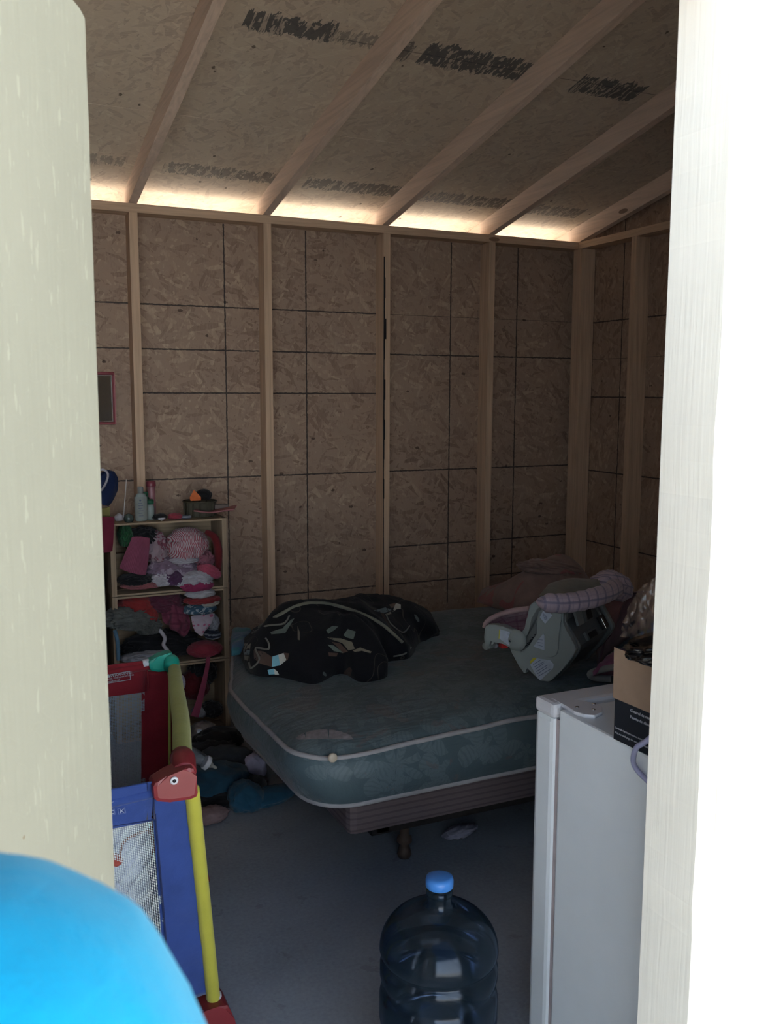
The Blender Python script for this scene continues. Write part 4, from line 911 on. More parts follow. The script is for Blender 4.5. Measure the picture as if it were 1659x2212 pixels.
# right side: pale blue striped cloth, left side blue, floor board
RT0, RT1 = PG+Vector((.0, -.02, -.03)), PR+Vector((0, .03, -.03))
quadpanel('side_panel', RT0, RT1, Vector((FT.x-.02, FT.y+.03, zb)), Vector((GF.x-.02, GF.y-.03, zb)), cloth('pale_blue_stripe', (.30, .36, .52), (.10, .16, .5), kind='stripe', k=.12), .004, .004, 5, 11)
quadpanel('side_panel', GL+Vector((.0, -.03, -.03)), PL+Vector((0, .03, -.03)), Vector((FTL.x, FTL.y+.03, zb)), Vector((GLF.x, GLF.y-.03, zb)), M_BLUE, .004, .004, 5, 12)
sheet('floor_board', [[Vector((FTL.x+.04, FTL.y+.03, .11)), Vector((FT.x-.03, FT.y+.03, .11))], [Vector((GLF.x+.04, GLF.y-.03, .11)), Vector((GF.x-.03, GF.y-.03, .11))]], M_BLUE, pen, .02, 0)
# white bedding pushed against the front mesh
M_WCL = cloth('white_cotton', (.44, .50, .64), var=.1)
wbk = sheet('white_blanket', [[fp(150, 1790, -.10*sg), fp(240, 1772, -.05*sg), fp(330, 1772, -.06*sg)], [fp(150, 1880, -.04*sg), fp(250, 1870, -.022*sg), fp(336, 1850, -.05*sg)], [fp(170, 1990, -.05*sg), fp(280, 1970, -.026*sg), fp(345, 1960, -.06*sg)], [fp(180, 2120, -.08*sg), fp(300, 2100, -.045*sg), fp(350, 2090, -.07*sg)]], M_WCL, None, .012, .05, 6, 3, 70, 70)
setp(wbk, 'white cotton blanket bunched inside the playpen behind the front mesh', 'blanket')
wb2 = wad('white_bedding', Vector((PR.x-.35, PR.y+.3, .3)), (.62, .4, .36), M_WCL, None, 9, amp=.3)
setp(wb2, 'white bedding piled on the playpen floor', 'bedding')
wad('printed_cloth', fp(243, 1857, -.012*sg), (.045, .02, .03), cloth('rust_print', (.25, .05, .04)), wbk, 2, (0, .5, 0), .2, sub=3)
tubeo('brown_piping', [fp(330, 1790, -.02*sg), fp(300, 1800, -.018*sg), fp(268, 1818, -.016*sg), fp(258, 1850, -.016*sg)], .003, cloth('brown_braid', (.2, .09, .08)), wbk)

# ------------------------------------------------------------------ fruit crates used as shelves
CX0, CX1, CYF, CYB = .582, 1.092, 4.015, 4.225
def crate(z0, z1, x0=CX0, x1=CX1, label='', group=None):
    e = empty('wooden_crate', ((x0+x1)/2, (CYF+CYB)/2, z0), label, 'crate')
    e['group'] = 'wooden fruit crates stacked as shelves'
    for a in (x0, x1-.022): boxo('side_board', (a, CYF, z0+.0005), (a+.022, CYB-.012, z1-.0005), M_OLD, e, .001)
    n = 2
    for i in range(n):
        ya, yb = CYF+.001+i*.103, CYF+.001+i*.103+.094
        boxo('slat', (x0+.0225, ya, z0+.001), (x1-.0225, yb, z0+.009), M_OLDX, e); boxo('slat', (x0+.0225, ya, z1-.009), (x1-.0225, yb, z1-.001), M_OLDX, e)
    for i in range(2):
        h = (z1-z0)/2-.008; boxo('back_slat', (x0+.001, CYB-.0115, z0+.004+i*(h+.008)), (x1-.001, CYB-.0035, z0+.004+i*(h+.008)+h), M_OLDX, e)
    return e
crate(0, .327, label='bottom wooden crate of the right stack, holding bags and shoes'); crate(.329, .655, label='middle wooden crate of the right stack, stuffed with red and white clothes'); crate(.657, .975, label='top wooden crate of the right stack, with a pink striped bundle')
for i, z in enumerate((0, .329, .657)): crate(z, z+.318, .04, .55, 'dark wooden crate of the left stack half hidden by the door, %s' % ('lowest', 'middle', 'topmost')[i])
def cz(px, py, Y=4.05): return at(px, py, Y=Y)
K = 474.
Z1 = lambda x, y: (180+x*500/1659, 980+y*500/1659)     # pixel positions read from the enlarged shelf view
def garment(name, x, y, w_, h_, mat, label, cat, seed, Y=4.08, d=.14, amp=.36, rot=0, f=2.2, grp=None, sub=5, flat=.8):
    px, py = Z1(x, y); o = wad(name, at(px, py, Y=Y), (w_*.3014/K, d, h_*.3014/K), mat, None, seed, (0, rot, 0), amp, f, sub, flat)
    return setp(o, label, cat, grp or 'clothes and cloths stuffed into the crates')
C = lambda n_, c_, *a, **k: bpy.data.materials.get(n_) or cloth(n_, c_, *a, **k)
garment('hat', 430, 590, 200, 120, C('black_felt', (.012, .012, .014)), 'black cloth squashed at the top left of the top crate', 'garment', 31, 4.12)
garment('green_garment', 300, 590, 90, 160, C('green_cotton', (.02, .09, .035)), 'green cloth in the upper left corner of the top crate', 'garment', 32, 4.12)
pq = [Z1(350, 600), Z1(470, 605), Z1(440, 870), Z1(280, 800)]
o = sheet('pink_towel', [[cz(*Z1(352, 598), 4.04), cz(*Z1(410, 594), 4.03), cz(*Z1(472, 606), 4.04)], [cz(*Z1(300, 720), 4.04), cz(*Z1(380, 735), 4.02), cz(*Z1(462, 745), 4.04)], [cz(*Z1(262, 820), 4.05), cz(*Z1(350, 855), 4.02), cz(*Z1(440, 872), 4.04)]], C('pink_ribbed', (.26, .07, .12), (.2, .05, .09), kind='stripe', k=3), None, .02, .006)
setp(o, 'ribbed pink towel hanging flat at the left of the top crate', 'towel')
garment('striped_bundle', 740, 655, 290, 240, C('pink_white_stripe', (.46, .38, .40), (.32, .07, .10), kind='stripe', k=1.3), 'pink and white striped cloth bundle on top of the pile in the top crate', 'garment', 33, 4.09, .16, .2, 0, 2.2, sub=5)
garment('blouse', 530, 690, 130, 240, C('dusty_rose_print', (.33, .24, .27), (.2, .06, .09), kind='print'), 'white and rose garment wedged left of the striped bundle', 'garment', 34, 4.1, .1)
garment('lilac_garment', 640, 830, 330, 170, C('lilac_print', (.20, .14, .2), (.32, .26, .32), kind='print'), 'lilac patterned garment below the striped bundle', 'garment', 35, 4.08)
garment('purple_garment', 640, 890, 150, 110, C('purple_cotton', (.08, .035, .085)), 'dark purple garment at the middle bottom of the top crate', 'garment', 36, 4.04, .1)
garment('white_lace', 560, 905, 130, 90, C('white_lace', (.42, .40, .44)), 'white lace garment at the lower left of the top crate', 'garment', 37, 4.03, .08, .45, 0, 3)
garment('white_frill', 690, 920, 70, 60, C('white_lace', (.4, .38, .42)), 'small white frill at the bottom middle of the top crate', 'garment', 38, 4.03, .06, .45, 0, 3)
garment('white_ruffled_top', 810, 895, 210, 100, C('white_lace', (.4, .38, .42)), 'white ruffled top spilling over the right edge of the top crate', 'garment', 39, 4.02, .1, .42, .1, 2.6)
garment('coral_trousers', 900, 840, 170, 90, C('coral_cotton', (.38, .07, .12)), 'coral pink garment rolled at the right of the top crate', 'garment', 40, 4.04, .1, .25, .45)
garment('magenta_garment', 815, 945, 220, 90, C('magenta_cotton', (.25, .03, .09)), 'magenta cloth hanging over the lip of the top crate', 'garment', 41, 4.01, .07, .2)
garment('maroon_garment', 790, 830, 150, 90, C('maroon_dots', (.06, .015, .025)), 'dark maroon garment behind the white ruffled top', 'garment', 42, 4.1, .1)
garment('rose_garment', 870, 750, 130, 120, C('rose_cotton', (.22, .08, .11)), 'rose garment to the right under the striped bundle', 'garment', 43, 4.08, .1)
garment('white_scarf', 720, 765, 200, 40, C('white_lace', (.4, .38, .42)), 'flat white strip of cloth under the striped bundle', 'garment', 44, 4.05, .08)
garment('dark_jacket', 370, 900, 220, 70, C('black_felt', (.012, .012, .014)), 'black garment under the ribbed pink towel', 'garment', 45, 4.06, .14)
garment('salmon_garment', 420, 935, 260, 50, C('salmon_cotton', (.30, .10, .11)), 'salmon cloth along the bottom left of the top crate', 'garment', 46, 4.06, .14)
o = tubeo('red_belt', [cz(*Z1(880, 560), 4.06), cz(*Z1(940, 600), 4.03), cz(*Z1(968, 700), 4.03), cz(*Z1(965, 830), 4.05)], [.012, .018, .02, .014], C('dark_red_leather', (.13, .015, .018)), None, 8)
setp(o, 'dark red curved belt at the right side of the top crate', 'belt')
# middle crate
garment('red_hat', 390, 1090, 260, 160, C('brick_red_knit', (.26, .03, .03)), 'brick red knitted garment at the upper left of the middle crate', 'garment', 51, 4.08, .16, .2, .3)
garment('red_sleeve', 470, 1170, 120, 130, C('brick_red_knit', (.26, .03, .03)), 'brick red sleeve hanging from the middle crate', 'garment', 52, 4.02, .07, .15, .5)
garment('grey_ruffle', 330, 1190, 320, 150, C('grey_boucle', (.10, .105, .10), var=.5), 'grey ruffled scarf bunched at the left of the middle crate', 'scarf', 53, 4.02, .12, .5, .15, 4.5, sub=5)
garment('grey_ruffle', 470, 1240, 150, 110, C('grey_boucle', (.10, .105, .10), var=.5), 'tail end of the grey ruffled scarf beside the maroon shirt', 'scarf', 54, 4.02, .09, .5, 0, 4.5)
garment('wine_garment', 560, 1060, 280, 140, C('wine_cotton', (.10, .025, .045)), 'wine coloured garment along the top of the middle crate', 'garment', 55, 4.09, .16)
o = sheet('maroon_shirt', [[cz(*Z1(540, 1080), 4.04), cz(*Z1(640, 1050), 4.01), cz(*Z1(740, 1090), 4.03)], [cz(*Z1(570, 1200), 4.01), cz(*Z1(670, 1190), 3.985), cz(*Z1(780, 1190), 4.0)], [cz(*Z1(640, 1275), 4.0), cz(*Z1(700, 1300), 3.98), cz(*Z1(775, 1260), 3.99)], [cz(*Z1(700, 1305), 3.995), cz(*Z1(730, 1325), 3.985), cz(*Z1(755, 1300), 3.99)]], C('maroon_check', (.17, .04, .07), (.10, .02, .04), kind='plaid', k=.8), None, .012, .03, 9, 5)
setp(o, 'maroon checked shirt hanging down over the front of the middle crate', 'shirt')
for k_, (x, y, w_, h_, nm, col, lb) in enumerate(((840, 1000, 210, 60, 'white_towelling', (.42, .42, .45), 'white folded cloth at the top right of the middle crate'), (850, 1045, 250, 60, 'scarlet_cotton', (.25, .03, .035), 'scarlet folded cloth under the topmost white one in the middle crate'), (890, 1065, 150, 50, 'cream_towelling', (.38, .36, .32), 'cream folded towel end at the right of the middle crate'), (830, 1110, 230, 80, 'navy_floral', (.04, .09, .14), 'navy and white flowered cloth in the middle crate'))):
    mt = C(nm, col, (.32, .36, .4), kind='print', k=1.2) if nm == 'navy_floral' else C(nm, col)
    garment('folded_cloth', x, y, w_, h_, mt, lb, 'garment', 60+k_, 4.02, .12, .2, 0, 1.4)
o = sheet('dotted_cloth', [[cz(*Z1(770, 1165), 4.01), cz(*Z1(850, 1150), 4.0), cz(*Z1(940, 1145), 4.0)], [cz(*Z1(785, 1230), 3.99), cz(*Z1(850, 1225), 3.985), cz(*Z1(915, 1215), 3.99)], [cz(*Z1(800, 1275), 3.985), cz(*Z1(850, 1308), 3.98), cz(*Z1(872, 1280), 3.985)]], C('dotted_cotton', (.46, .38, .44), (.42, .12, .2), kind='dots', k=1.3), None, .008, .012, 8, 6)
setp(o, 'white cloth with pink dots hanging in a point from the middle crate', 'cloth')
garment('grey_garment', 930, 1210, 80, 110, C('pale_grey_cotton', (.30, .30, .34)), 'pale grey cloth squeezed at the right edge of the middle crate', 'garment', 66, 4.04, .08)
garment('patterned_garment', 925, 1290, 110, 70, C('navy_stripe', (.03, .035, .06), (.25, .27, .32), kind='band', k=3), 'navy and white striped cloth at the lower right of the middle crate', 'garment', 67, 4.04, .1)
garment('black_garment', 560, 1370, 520, 190, C('black_felt', (.012, .012, .014)), 'black garments filling the bottom of the middle crate', 'garment', 68, 4.12, .15)
o = tubeo('blue_ribbon', [cz(*Z1(225, 1265), 4.0), cz(*Z1(245, 1350), 3.985), cz(*Z1(252, 1480), 3.99)], .009, C('pale_blue_ribbon', (.10, .2, .3)), None, 6); setp(o, 'pale blue ribbon hanging at the left of the middle crate', 'ribbon')
o = tubeo('white_ribbon', [cz(*Z1(540, 1255), 4.0), cz(*Z1(585, 1320), 3.985), cz(*Z1(575, 1370), 3.98), cz(*Z1(605, 1410), 3.985)], .0085, C('white_lace', (.4, .38, .42)), None, 6); setp(o, 'white ribbon dangling above the green playpen corner', 'ribbon')
garment('red_bag', 870, 1400, 240, 110, C('berry_nylon', (.26, .035, .055)), 'berry red bag lying at the lower right of the middle crate', 'bag', 70, 4.02, .14, .15)
garment('white_garment', 450, 1450, 320, 60, C('pale_grey_cotton', (.30, .30, .34)), 'pale patterned cloth behind the top of the playpen', 'garment', 71, 4.03, .12)
o = sheet('pink_strap', [[cz(*Z1(885, 1410), 3.97), cz(*Z1(915, 1410), 3.97)], [cz(*Z1(870, 1550), 3.95), cz(*Z1(898, 1560), 3.95)], [cz(*Z1(820, 1740), 3.93), cz(*Z1(862, 1750), 3.93)], [cz(*Z1(770, 1880), 3.9), cz(*Z1(825, 1890), 3.9)]], C('rose_webbing', (.25, .05, .09)), None, .004, .004)
setp(o, 'long rose pink strap hanging from the red bag down past the bottom crate', 'strap')
# bottom crate
garment('black_bag', 850, 1560, 190, 200, C('black_vinyl', (.012, .012, .014), rough=.3), 'black bag in the upper part of the bottom crate', 'bag', 72, 4.1, .14)
garment('red_cushion', 790, 1660, 220, 220, C('dark_red_cloth', (.09, .01, .014)), 'dark red cushion in the bottom crate behind the strap', 'cushion', 73, 4.08, .14, .15)
garment('black_shoe', 920, 1830, 150, 110, C('black_vinyl', (.012, .012, .014), rough=.3), 'black glossy shoe at the right of the bottom crate', 'shoe', 74, 4.03, .12, .2)
garment('grey_shoe', 830, 1850, 100, 70, C('pale_grey_cotton', (.30, .30, .34)), 'grey crumpled shoe beside the black glossy one', 'shoe', 75, 4.03, .1, .2)
garment('white_rope', 705, 1640, 40, 90, C('white_lace', (.4, .38, .42)), 'knotted white cloth beside the yellow playpen rail', 'cloth', 76, 3.98, .05, .5, 0, 3)
# left stack: hanging red cloth
o = sheet('red_cloth', [[cz(205, 1118, 3.99), cz(232, 1116, 3.985), cz(248, 1118, 3.99)], [cz(205, 1150, 3.985), cz(230, 1155, 3.98), cz(246, 1150, 3.985)], [cz(205, 1195, 3.99), cz(230, 1194, 3.985), cz(243, 1190, 3.99)]], C('crimson_cotton', (.16, .02, .04)), None, .006, .006)
setp(o, 'crimson cloth hanging over the left crate stack beside the door edge', 'cloth')

# ------------------------------------------------------------------ things on top of the crates
TZ = .9755
def onshelf(px, py, Y): p = at(px, py, Y=Y); p.z = TZ; return p
Bx, By = onshelf(305, 1110, 4.07)[:2]
e = empty('shampoo_bottle', (Bx, By, TZ), 'grey shampoo bottle with printed front label on the crates', 'bottle')
M_GLS = clear('pale_bottle_plastic', (.45, .52, .50), .15, .6, .5); M_GRNB = plain('dark_green_plastic', (.02, .10, .055), .35)
def oval(name, prof, mat, parent, loc, sx=1, sy=1, seg=28):
    o = lathe(name, prof, mat, parent, (0, 0, 0), seg); me = o.data
    for v in me.vertices: v.co = Vector((v.co.x*sx+loc[0], v.co.y*sy+loc[1], v.co.z+loc[2]))
    return o
oval('body', [(.020, 0), (.023, .003), (.0235, .06), (.023, .1), (.018, .115), (.010, .122)], M_GLS, e, (Bx, By, TZ), 1.15, .8)
oval('cap', [(.012, .122), (.0125, .124), (.0125, .148), (.011, .15)], plain('grey_cap', (.22, .23, .23), .4), e, (Bx, By, TZ))
oval('label', [(.0236, .008), (.0241, .009), (.0241, .104), (.0236, .105)], plain('bottle_label', (.24, .26, .25), .6), e, (Bx, By-.0005, TZ), 1.15, .82)
lathe('emblem', [(.0042, .0004), (.0042, 0)], M_INK, e, (Bx-.006, By-.0205, TZ+.092), 16, Matrix.Rotation(PI/2, 3, 'X'))
for k in range(6): boxo('print_line', (Bx-.014, By-.0206, TZ+.078-k*.011), (Bx+(.006 if k % 2 else .002), By-.0198, TZ+.0805-k*.011), M_INK, e)
def bottle(name, px, Y, label, prof, mat, capprof, capmat, extra=None):
    p = onshelf(px, 1110, Y); e = empty(name, p, label, 'bottle'); lathe('body', prof, mat, e, p, 28); lathe('cap', capprof, capmat, e, p, 28)
    return e, p
bottle('green_bottle', 324, 4.10, 'small dark green bottle right behind the shampoo bottle', [(.018, 0), (.02, .003), (.02, .055), (.016, .064), (.012, .068)], M_GLS, [(.013, .0685), (.0185, .069), (.0185, .085), (.014, .09)], M_GRNB)
bottle('green_bottle', 315, 4.13, 'taller dark green bottle between the shampoo bottle and the pink tube', [(.018, 0), (.02, .003), (.02, .08), (.016, .095), (.010, .10)], M_GRNB, [(.010, .1005), (.0125, .101), (.0125, .118), (.011, .12)], M_GRNB)
bottle('pink_bottle', 328, 4.16, 'tall rose pink mist bottle against the wall stud', [(.018, 0), (.019, .003), (.0185, .07), (.0175, .138), (.0165, .140)], plain('rose_plastic', (.30, .13, .15), .3, .05, 8, 0, .5), [(.021, .1405), (.0215, .142), (.021, .162), (.016, .165)], plain('dark_rose_plastic', (.2, .04, .06), .3, .05, 8, 0, .5))
p0 = at(266, 1096, Y=4.1); p1 = at(273, 1036, Y=4.16); o = tubeo('white_pen', [Vector((p0.x, p0.y, TZ+.012)), p1], .0022, plain('white_stick', (.62, .6, .58), .4), None, 8)
setp(o, 'thin white stick leaning against the wall above the left crates', 'stick')
p = onshelf(278, 1112, 4.05); e = empty('glass_jar', p, 'small dark green domed jar left of the shampoo bottle', 'jar'); lathe('body', [(.016, 0), (.0205, .006), (.0215, .018), (.017, .03), (.008, .036), (.0, .0375)], clear('dark_glass', (.10, .14, .13), .05, .5), e, p, 24, None, False); lathe('base', [(.014, -.0), (.016, .004), (.0155, .006)], M_GRNB, e, p, 24)
p = onshelf(256, 1105, 4.1); o = wad('tissue', p+Vector((0, 0, .014)), (.035, .03, .036), C('white_lace', (.4, .38, .42)), None, 21, sub=3); setp(o, 'small crumpled white tissue beside the yellow packet', 'tissue')
p = onshelf(222, 1100, 4.1); o = prism('yellow_packet', [p+Vector((-.04, 0, 0)), p+Vector((.03, 0, 0)), p+Vector((.03, .004, .065)), p+Vector((.015, .004, .058)), p+Vector((-.04, .004, .055))], (0, .018, 0), plain('mustard_card', (.2, .17, .05), .7), None, .001); setp(o, 'mustard yellow packet under the navy bag at the door edge', 'packet')
p = at(226, 1058, Y=4.15); o = wad('navy_bag', p, (.10, .06, .17), C('navy_nylon', (.012, .022, .07)), None, 22, (0, .35, 0), .15); setp(o, 'navy bag with white straps beside the door edge above the crates', 'bag')
tubeo('strap', [p+Vector((-.02, -.035, .0)), p+Vector((.0, -.035, .03)), p+Vector((.012, -.03, .07)), p+Vector((-.005, -.02, .09)), p+Vector((-.03, -.02, .085))], .005, C('white_lace', (.4, .38, .42)), o, 8)
for k_, (px, Y, r, h, nm, lb) in enumerate(((349, 4.04, .0155, .012, 'tin', 'small round tin on the front edge of the crates'),)):
    p = onshelf(px, 1115, Y); e = empty(nm, p, lb, 'tin'); lathe('base', [(r, 0), (r, h*.5)], M_STEEL, e, p, 20); lathe('lid', [(r+.001, h*.52), (r+.001, h), (r-.001, h+.001)], M_WPL, e, p, 20)
for k_, (px, py, w_, h_, nm, col, lb, cat) in enumerate(((378, 1105, .06, .03, 'berry_nylon', (.26, .035, .055), 'crumpled red cloth on top of the crates in front of the basket', 'cloth'), (345, 1098, .06, .03, 'black_felt', (.012, .012, .014), 'black cloth on top of the crates behind the tin', 'cloth'), (400, 1108, .05, .018, 'navy_stripe', (.03, .035, .06), 'small dark striped cloth next to the crumpled red one', 'cloth'))):
    p = onshelf(px, py, 4.06); o = wad('crumpled_cloth', p+Vector((0, 0, h_*.42)), (w_, .05, h_), C(nm, col), None, 80+k_, sub=4); setp(o, lb, cat)
# round basket with an orange paper boat and a dark hair roll inside
p = onshelf(432, 1105, 4.13); e = empty('wire_basket', p, 'dark shallow round basket on the crates holding an orange paper', 'basket')
M_BSK = plain('dark_wicker', (.05, .045, .03), .8)
lathe('wall', [(.062, 0), (.068, .004), (.073, .066), (.075, .067), (.072, .070), (.069, .066), (.064, .006), (.0, .005)], clear('smoky_plastic', (.14, .13, .10), .2, .7), e, p, 36, None, False)
for k in range(14):
    a = 2*PI*k/14; boxo('upright', p+Vector((.0705*math.cos(a)-.004, .0705*math.sin(a)-.004, .002)), p+Vector((.0705*math.cos(a)+.004, .0705*math.sin(a)+.004, .064)), M_BSK, e)
bm = bmesh.new(); tube(bm, [p+Vector((.074*math.cos(2*PI*k/36), .074*math.sin(2*PI*k/36), .068)) for k in range(37)], .0035, 8, False); meshobj('rim', bm, M_BSK, e, True)
q = at(421, 1075, Y=4.09); bm = bmesh.new()
vs = [bm.verts.new(q+Vector(v)) for v in ((-.022, -.012, -.012), (.024, -.014, -.012), (.022, .014, -.01), (-.02, .012, -.01), (-.024, -.006, .004), (.026, -.006, .002), (-.003, 0, .036))]
for f_ in ((0, 1, 5, 4), (1, 2, 5), (2, 3, 4, 5), (3, 0, 4), (4, 5, 6), (0, 3, 2, 1)): bm.faces.new([vs[i] for i in f_])
o = meshobj('orange_paper', bm, plain('orange_paper', (.62, .15, .045), .7), None); setp(o, 'folded orange paper standing in the dark basket', 'paper')
q = at(440, 1070, Y=4.15); o = wad('hair_roll', q, (.075, .05, .055), C('black_felt', (.012, .012, .014)), None, 24, amp=.12); setp(o, 'dark rounded bundle in the basket behind the orange paper', 'bundle')
q = at(468, 1107, Y=4.03); o = sheet('pink_tray', [[cz(418, 1104, 4.03), cz(455, 1108, 4.03), cz(506, 1101, 4.04)], [cz(425, 1101, 4.09), cz(455, 1104, 4.09), cz(512, 1092, 4.1)]], plain('pink_plastic_tray', (.30, .12, .13), .5), None, .006, .002)
setp(o, 'flat pink tray sticking out over the right end of the crates', 'tray')
q0 = cz(463, 1093, 4.1); o = boxo('small_carton', q0-Vector((0, .01, .012)), cz(492, 1093, 4.1)+Vector((0, .03, .008)), plain('grey_card', (.15, .12, .11), .8), None, .001); setp(o, 'small grey carton lying behind the pink tray', 'carton')

# ------------------------------------------------------------------ mirror on the back wall
mi = empty('wall_mirror', (.55, 4.31, 1.5), 'rectangular red framed mirror on the back wall cut off by the door', 'mirror')
mx0, mx1, mz0, mz1 = .44, .667, 1.388, 1.622; M_RFR = plain('red_frame', (.20, .02, .03), .45); M_RFL = plain('rose_edge', (.40, .14, .15), .4)
for lo, hi in (((mx0, 4.298, mz0), (mx1, 4.3195, mz0+.012)), ((mx0, 4.298, mz1-.012), (mx1, 4.3195, mz1)), ((mx0, 4.298, mz0+.0121), (mx0+.012, 4.3195, mz1-.0121)), ((mx1-.010, 4.298, mz0+.0121), (mx1, 4.3195, mz1-.0121))): boxo('frame_bar', lo, hi, M_RFR, mi, .002)
boxo('edge_strip', (mx1-.0025, 4.2955, mz0+.002), (mx1+.0015, 4.2985, mz1-.006), M_RFL, mi)
bm = bmesh.new(); rr = random.Random(3)
for i in range(46):
    x = mx0+.014+(mx1-.026-mx0)*i/45
    for z in (mz0+.015, mz1-.015): box(bm, (x, 4.304, z-.0012+rr.uniform(-.0008, .0008)), (x+.0028, 4.3065, z+.0012))
for i in range(50):
    z = mz0+.015+(mz1-mz0-.03)*i/49; box(bm, (mx1-.014, 4.304, z), (mx1-.0115, 4.3065, z+.003))
meshobj('bead_trim', bm, plain('cream_beads', (.45, .4, .33), .5), mi)['kind'] = 'stuff'
mm = plain('mirror_glass', (.75, .78, .8), .02, 0, 5, 0, .5, 1); boxo('glass', (mx0+.013, 4.310, mz0+.013), (mx1-.011, 4.314, mz1-.013), mm, mi)

# ------------------------------------------------------------------ clutter on the floor
def floorwad(name, px, py, dims, mat, label, cat, seed, amp=.3, rz_=0, f=1.8, z=None, sub=4):
    p = at(px, py, z=dims[2]*.4); p.z = dims[2]*.4+.002; o = wad(name, p, dims, mat, None, seed, (0, 0, rz_), amp, f, sub, .75); return setp(o, label, cat)
floorwad('teal_trousers', 575, 1722, (.24, .11, .065), C('teal_denim', (.02, .075, .13)), 'teal trousers leg lying flat nearest the bed corner', 'garment', 91, .2, .2)
floorwad('teal_trousers_end', 530, 1722, (.12, .15, .11), C('teal_denim', (.02, .075, .13)), 'teal bunched cloth left of the flat teal trouser leg', 'garment', 92, .3)
floorwad('black_sock', 552, 1706, (.09, .08, .10), C('black_felt', (.012, .012, .014)), 'black cloth standing up between the teal cloths', 'garment', 93, .25)
floorwad('blue_shirt', 463, 1690, (.26, .22, .12), C('petrol_cotton', (.015, .05, .085)), 'petrol blue shirt bunched beside the playpen leg', 'garment', 94, .35)
floorwad('black_cloth', 495, 1715, (.26, .18, .06), C('black_felt', (.012, .012, .014)), 'flat black cloth under the teal and petrol garments', 'garment', 95, .3)
floorwad('dark_jeans', 482, 1652, (.24, .2, .12), C('charcoal_denim', (.03, .035, .045)), 'dark grey jeans crumpled behind the petrol shirt', 'garment', 96, .35)
floorwad('black_mop', 455, 1628, (.22, .2, .08), C('black_felt', (.012, .012, .014)), 'black cloth on the floor behind the baby bottle', 'garment', 97, .4)
floorwad('white_paper', 546, 1660, (.10, .07, .10), plain('lilac_white_paper', (.40, .38, .52), .7), 'crumpled white paper on the floor next to the bed', 'paper', 98, .45, 0, 2.6)
floorwad('grey_paper', 540, 1690, (.13, .08, .03), plain('grey_paper', (.19, .17, .2), .8), 'flat grey scrap below the crumpled white paper', 'paper', 99, .3)
floorwad('brown_paper', 455, 1762, (.12, .08, .055), plain('brown_tissue', (.22, .15, .15), .8), 'pinkish brown crumpled paper bag near the playpen leg', 'paper', 100, .4, .2, 2.4)
floorwad('torn_paper', 993, 1797, (.13, .06, .03), plain('torn_white_paper', (.30, .30, .38), .8), 'torn white paper scrap on the floor under the bed edge', 'paper', 101, .5, .2, 3)
floorwad('foil_ball', 438, 1585, (.12, .10, .10), plain('crumpled_foil', (.35, .35, .36), .3, .2, 40, .6, .5, .7), 'crumpled silver foil ball in front of the bottom crate', 'foil', 102, .3, 0, 4)
floorwad('dark_bag', 470, 1600, (.22, .14, .10), C('black_vinyl', (.012, .012, .014), rough=.3), 'dark plastic bag by the foot of the crates', 'bag', 103, .3)
# baby bottle lying on the clothes
b0_ = at(418, 1632, z=.20); b1_ = at(447, 1648, z=.165); ax = (b1_-b0_).normalized(); Rm = ax.to_track_quat('Z', 'Y').to_matrix()
e = empty('baby_bottle', b0_, 'clear baby bottle with white ring lying beside the red playpen corner', 'baby bottle')
lathe('body', [(.0, -.06), (.022, -.058), (.026, -.05), (.026, .03), (.024, .045), (.023, .05)], clear('clear_bottle', (.6, .64, .7), .06, .2), e, b0_, 28, Rm, False)
lathe('ring', [(.024, .05), (.0265, .052), (.0265, .066), (.02, .069)], M_WPL, e, b0_, 28, Rm); lathe('teat', [(.019, .069), (.012, .078), (.006, .088), (.0065, .1), (.003, .104), (.0, .1045)], clear('silicone', (.7, .68, .62), .2, .6), e, b0_, 20, Rm, False)

# ------------------------------------------------------------------ unseen window added for fill light in the front wall, left of the doorway
wd = root('fill_window')
for lo, hi in (((WX0, YO+.0, WZ0-.04), (WX1, YO+.0115, WZ0)), ((WX0, YO, WZ1), (WX1, YO+.0115, WZ1+.05))): boxo('fill_window_frame', lo, hi, M_TRIM, wd)
for x in (WX0+.001, -.61, WX1-.031): boxo('fill_window_frame', (x, YO+.03, WZ0), (x+.03, YO+.06, WZ1), M_TRIM, wd)
boxo('fill_window_glass', (WX0+.0315, YO+.043, WZ0+.001), (-.6105, YO+.046, WZ1-.001), clear('fill_window_glass', (.93, .95, .95), .02, .02, .5), wd); boxo('fill_window_glass', (-.5795, YO+.043, WZ0+.001), (WX1-.0315, YO+.046, WZ1-.001), bpy.data.materials['fill_window_glass'], wd)

# ------------------------------------------------------------------ person in a turquoise shirt, at the left edge
def skin(name, J, E_, mat, parent=None, sub=2, rootv=0):
    me = bpy.data.meshes.new(name); me.from_pydata([j[0] for j in J], E_, []); o = link(name, me, mat, parent, True)
    md = o.modifiers.new('skin', 'SKIN'); md.use_smooth_shade = True
    for i, j in enumerate(J):
        r = j[1]; r = r if isinstance(r, tuple) else (r, r); me.skin_vertices[0].data[i].radius = r; me.skin_vertices[0].data[i].use_root = (i == rootv)
    sb = o.modifiers.new('sub', 'SUBSURF'); sb.levels = sub; sb.render_levels = sub
    return o
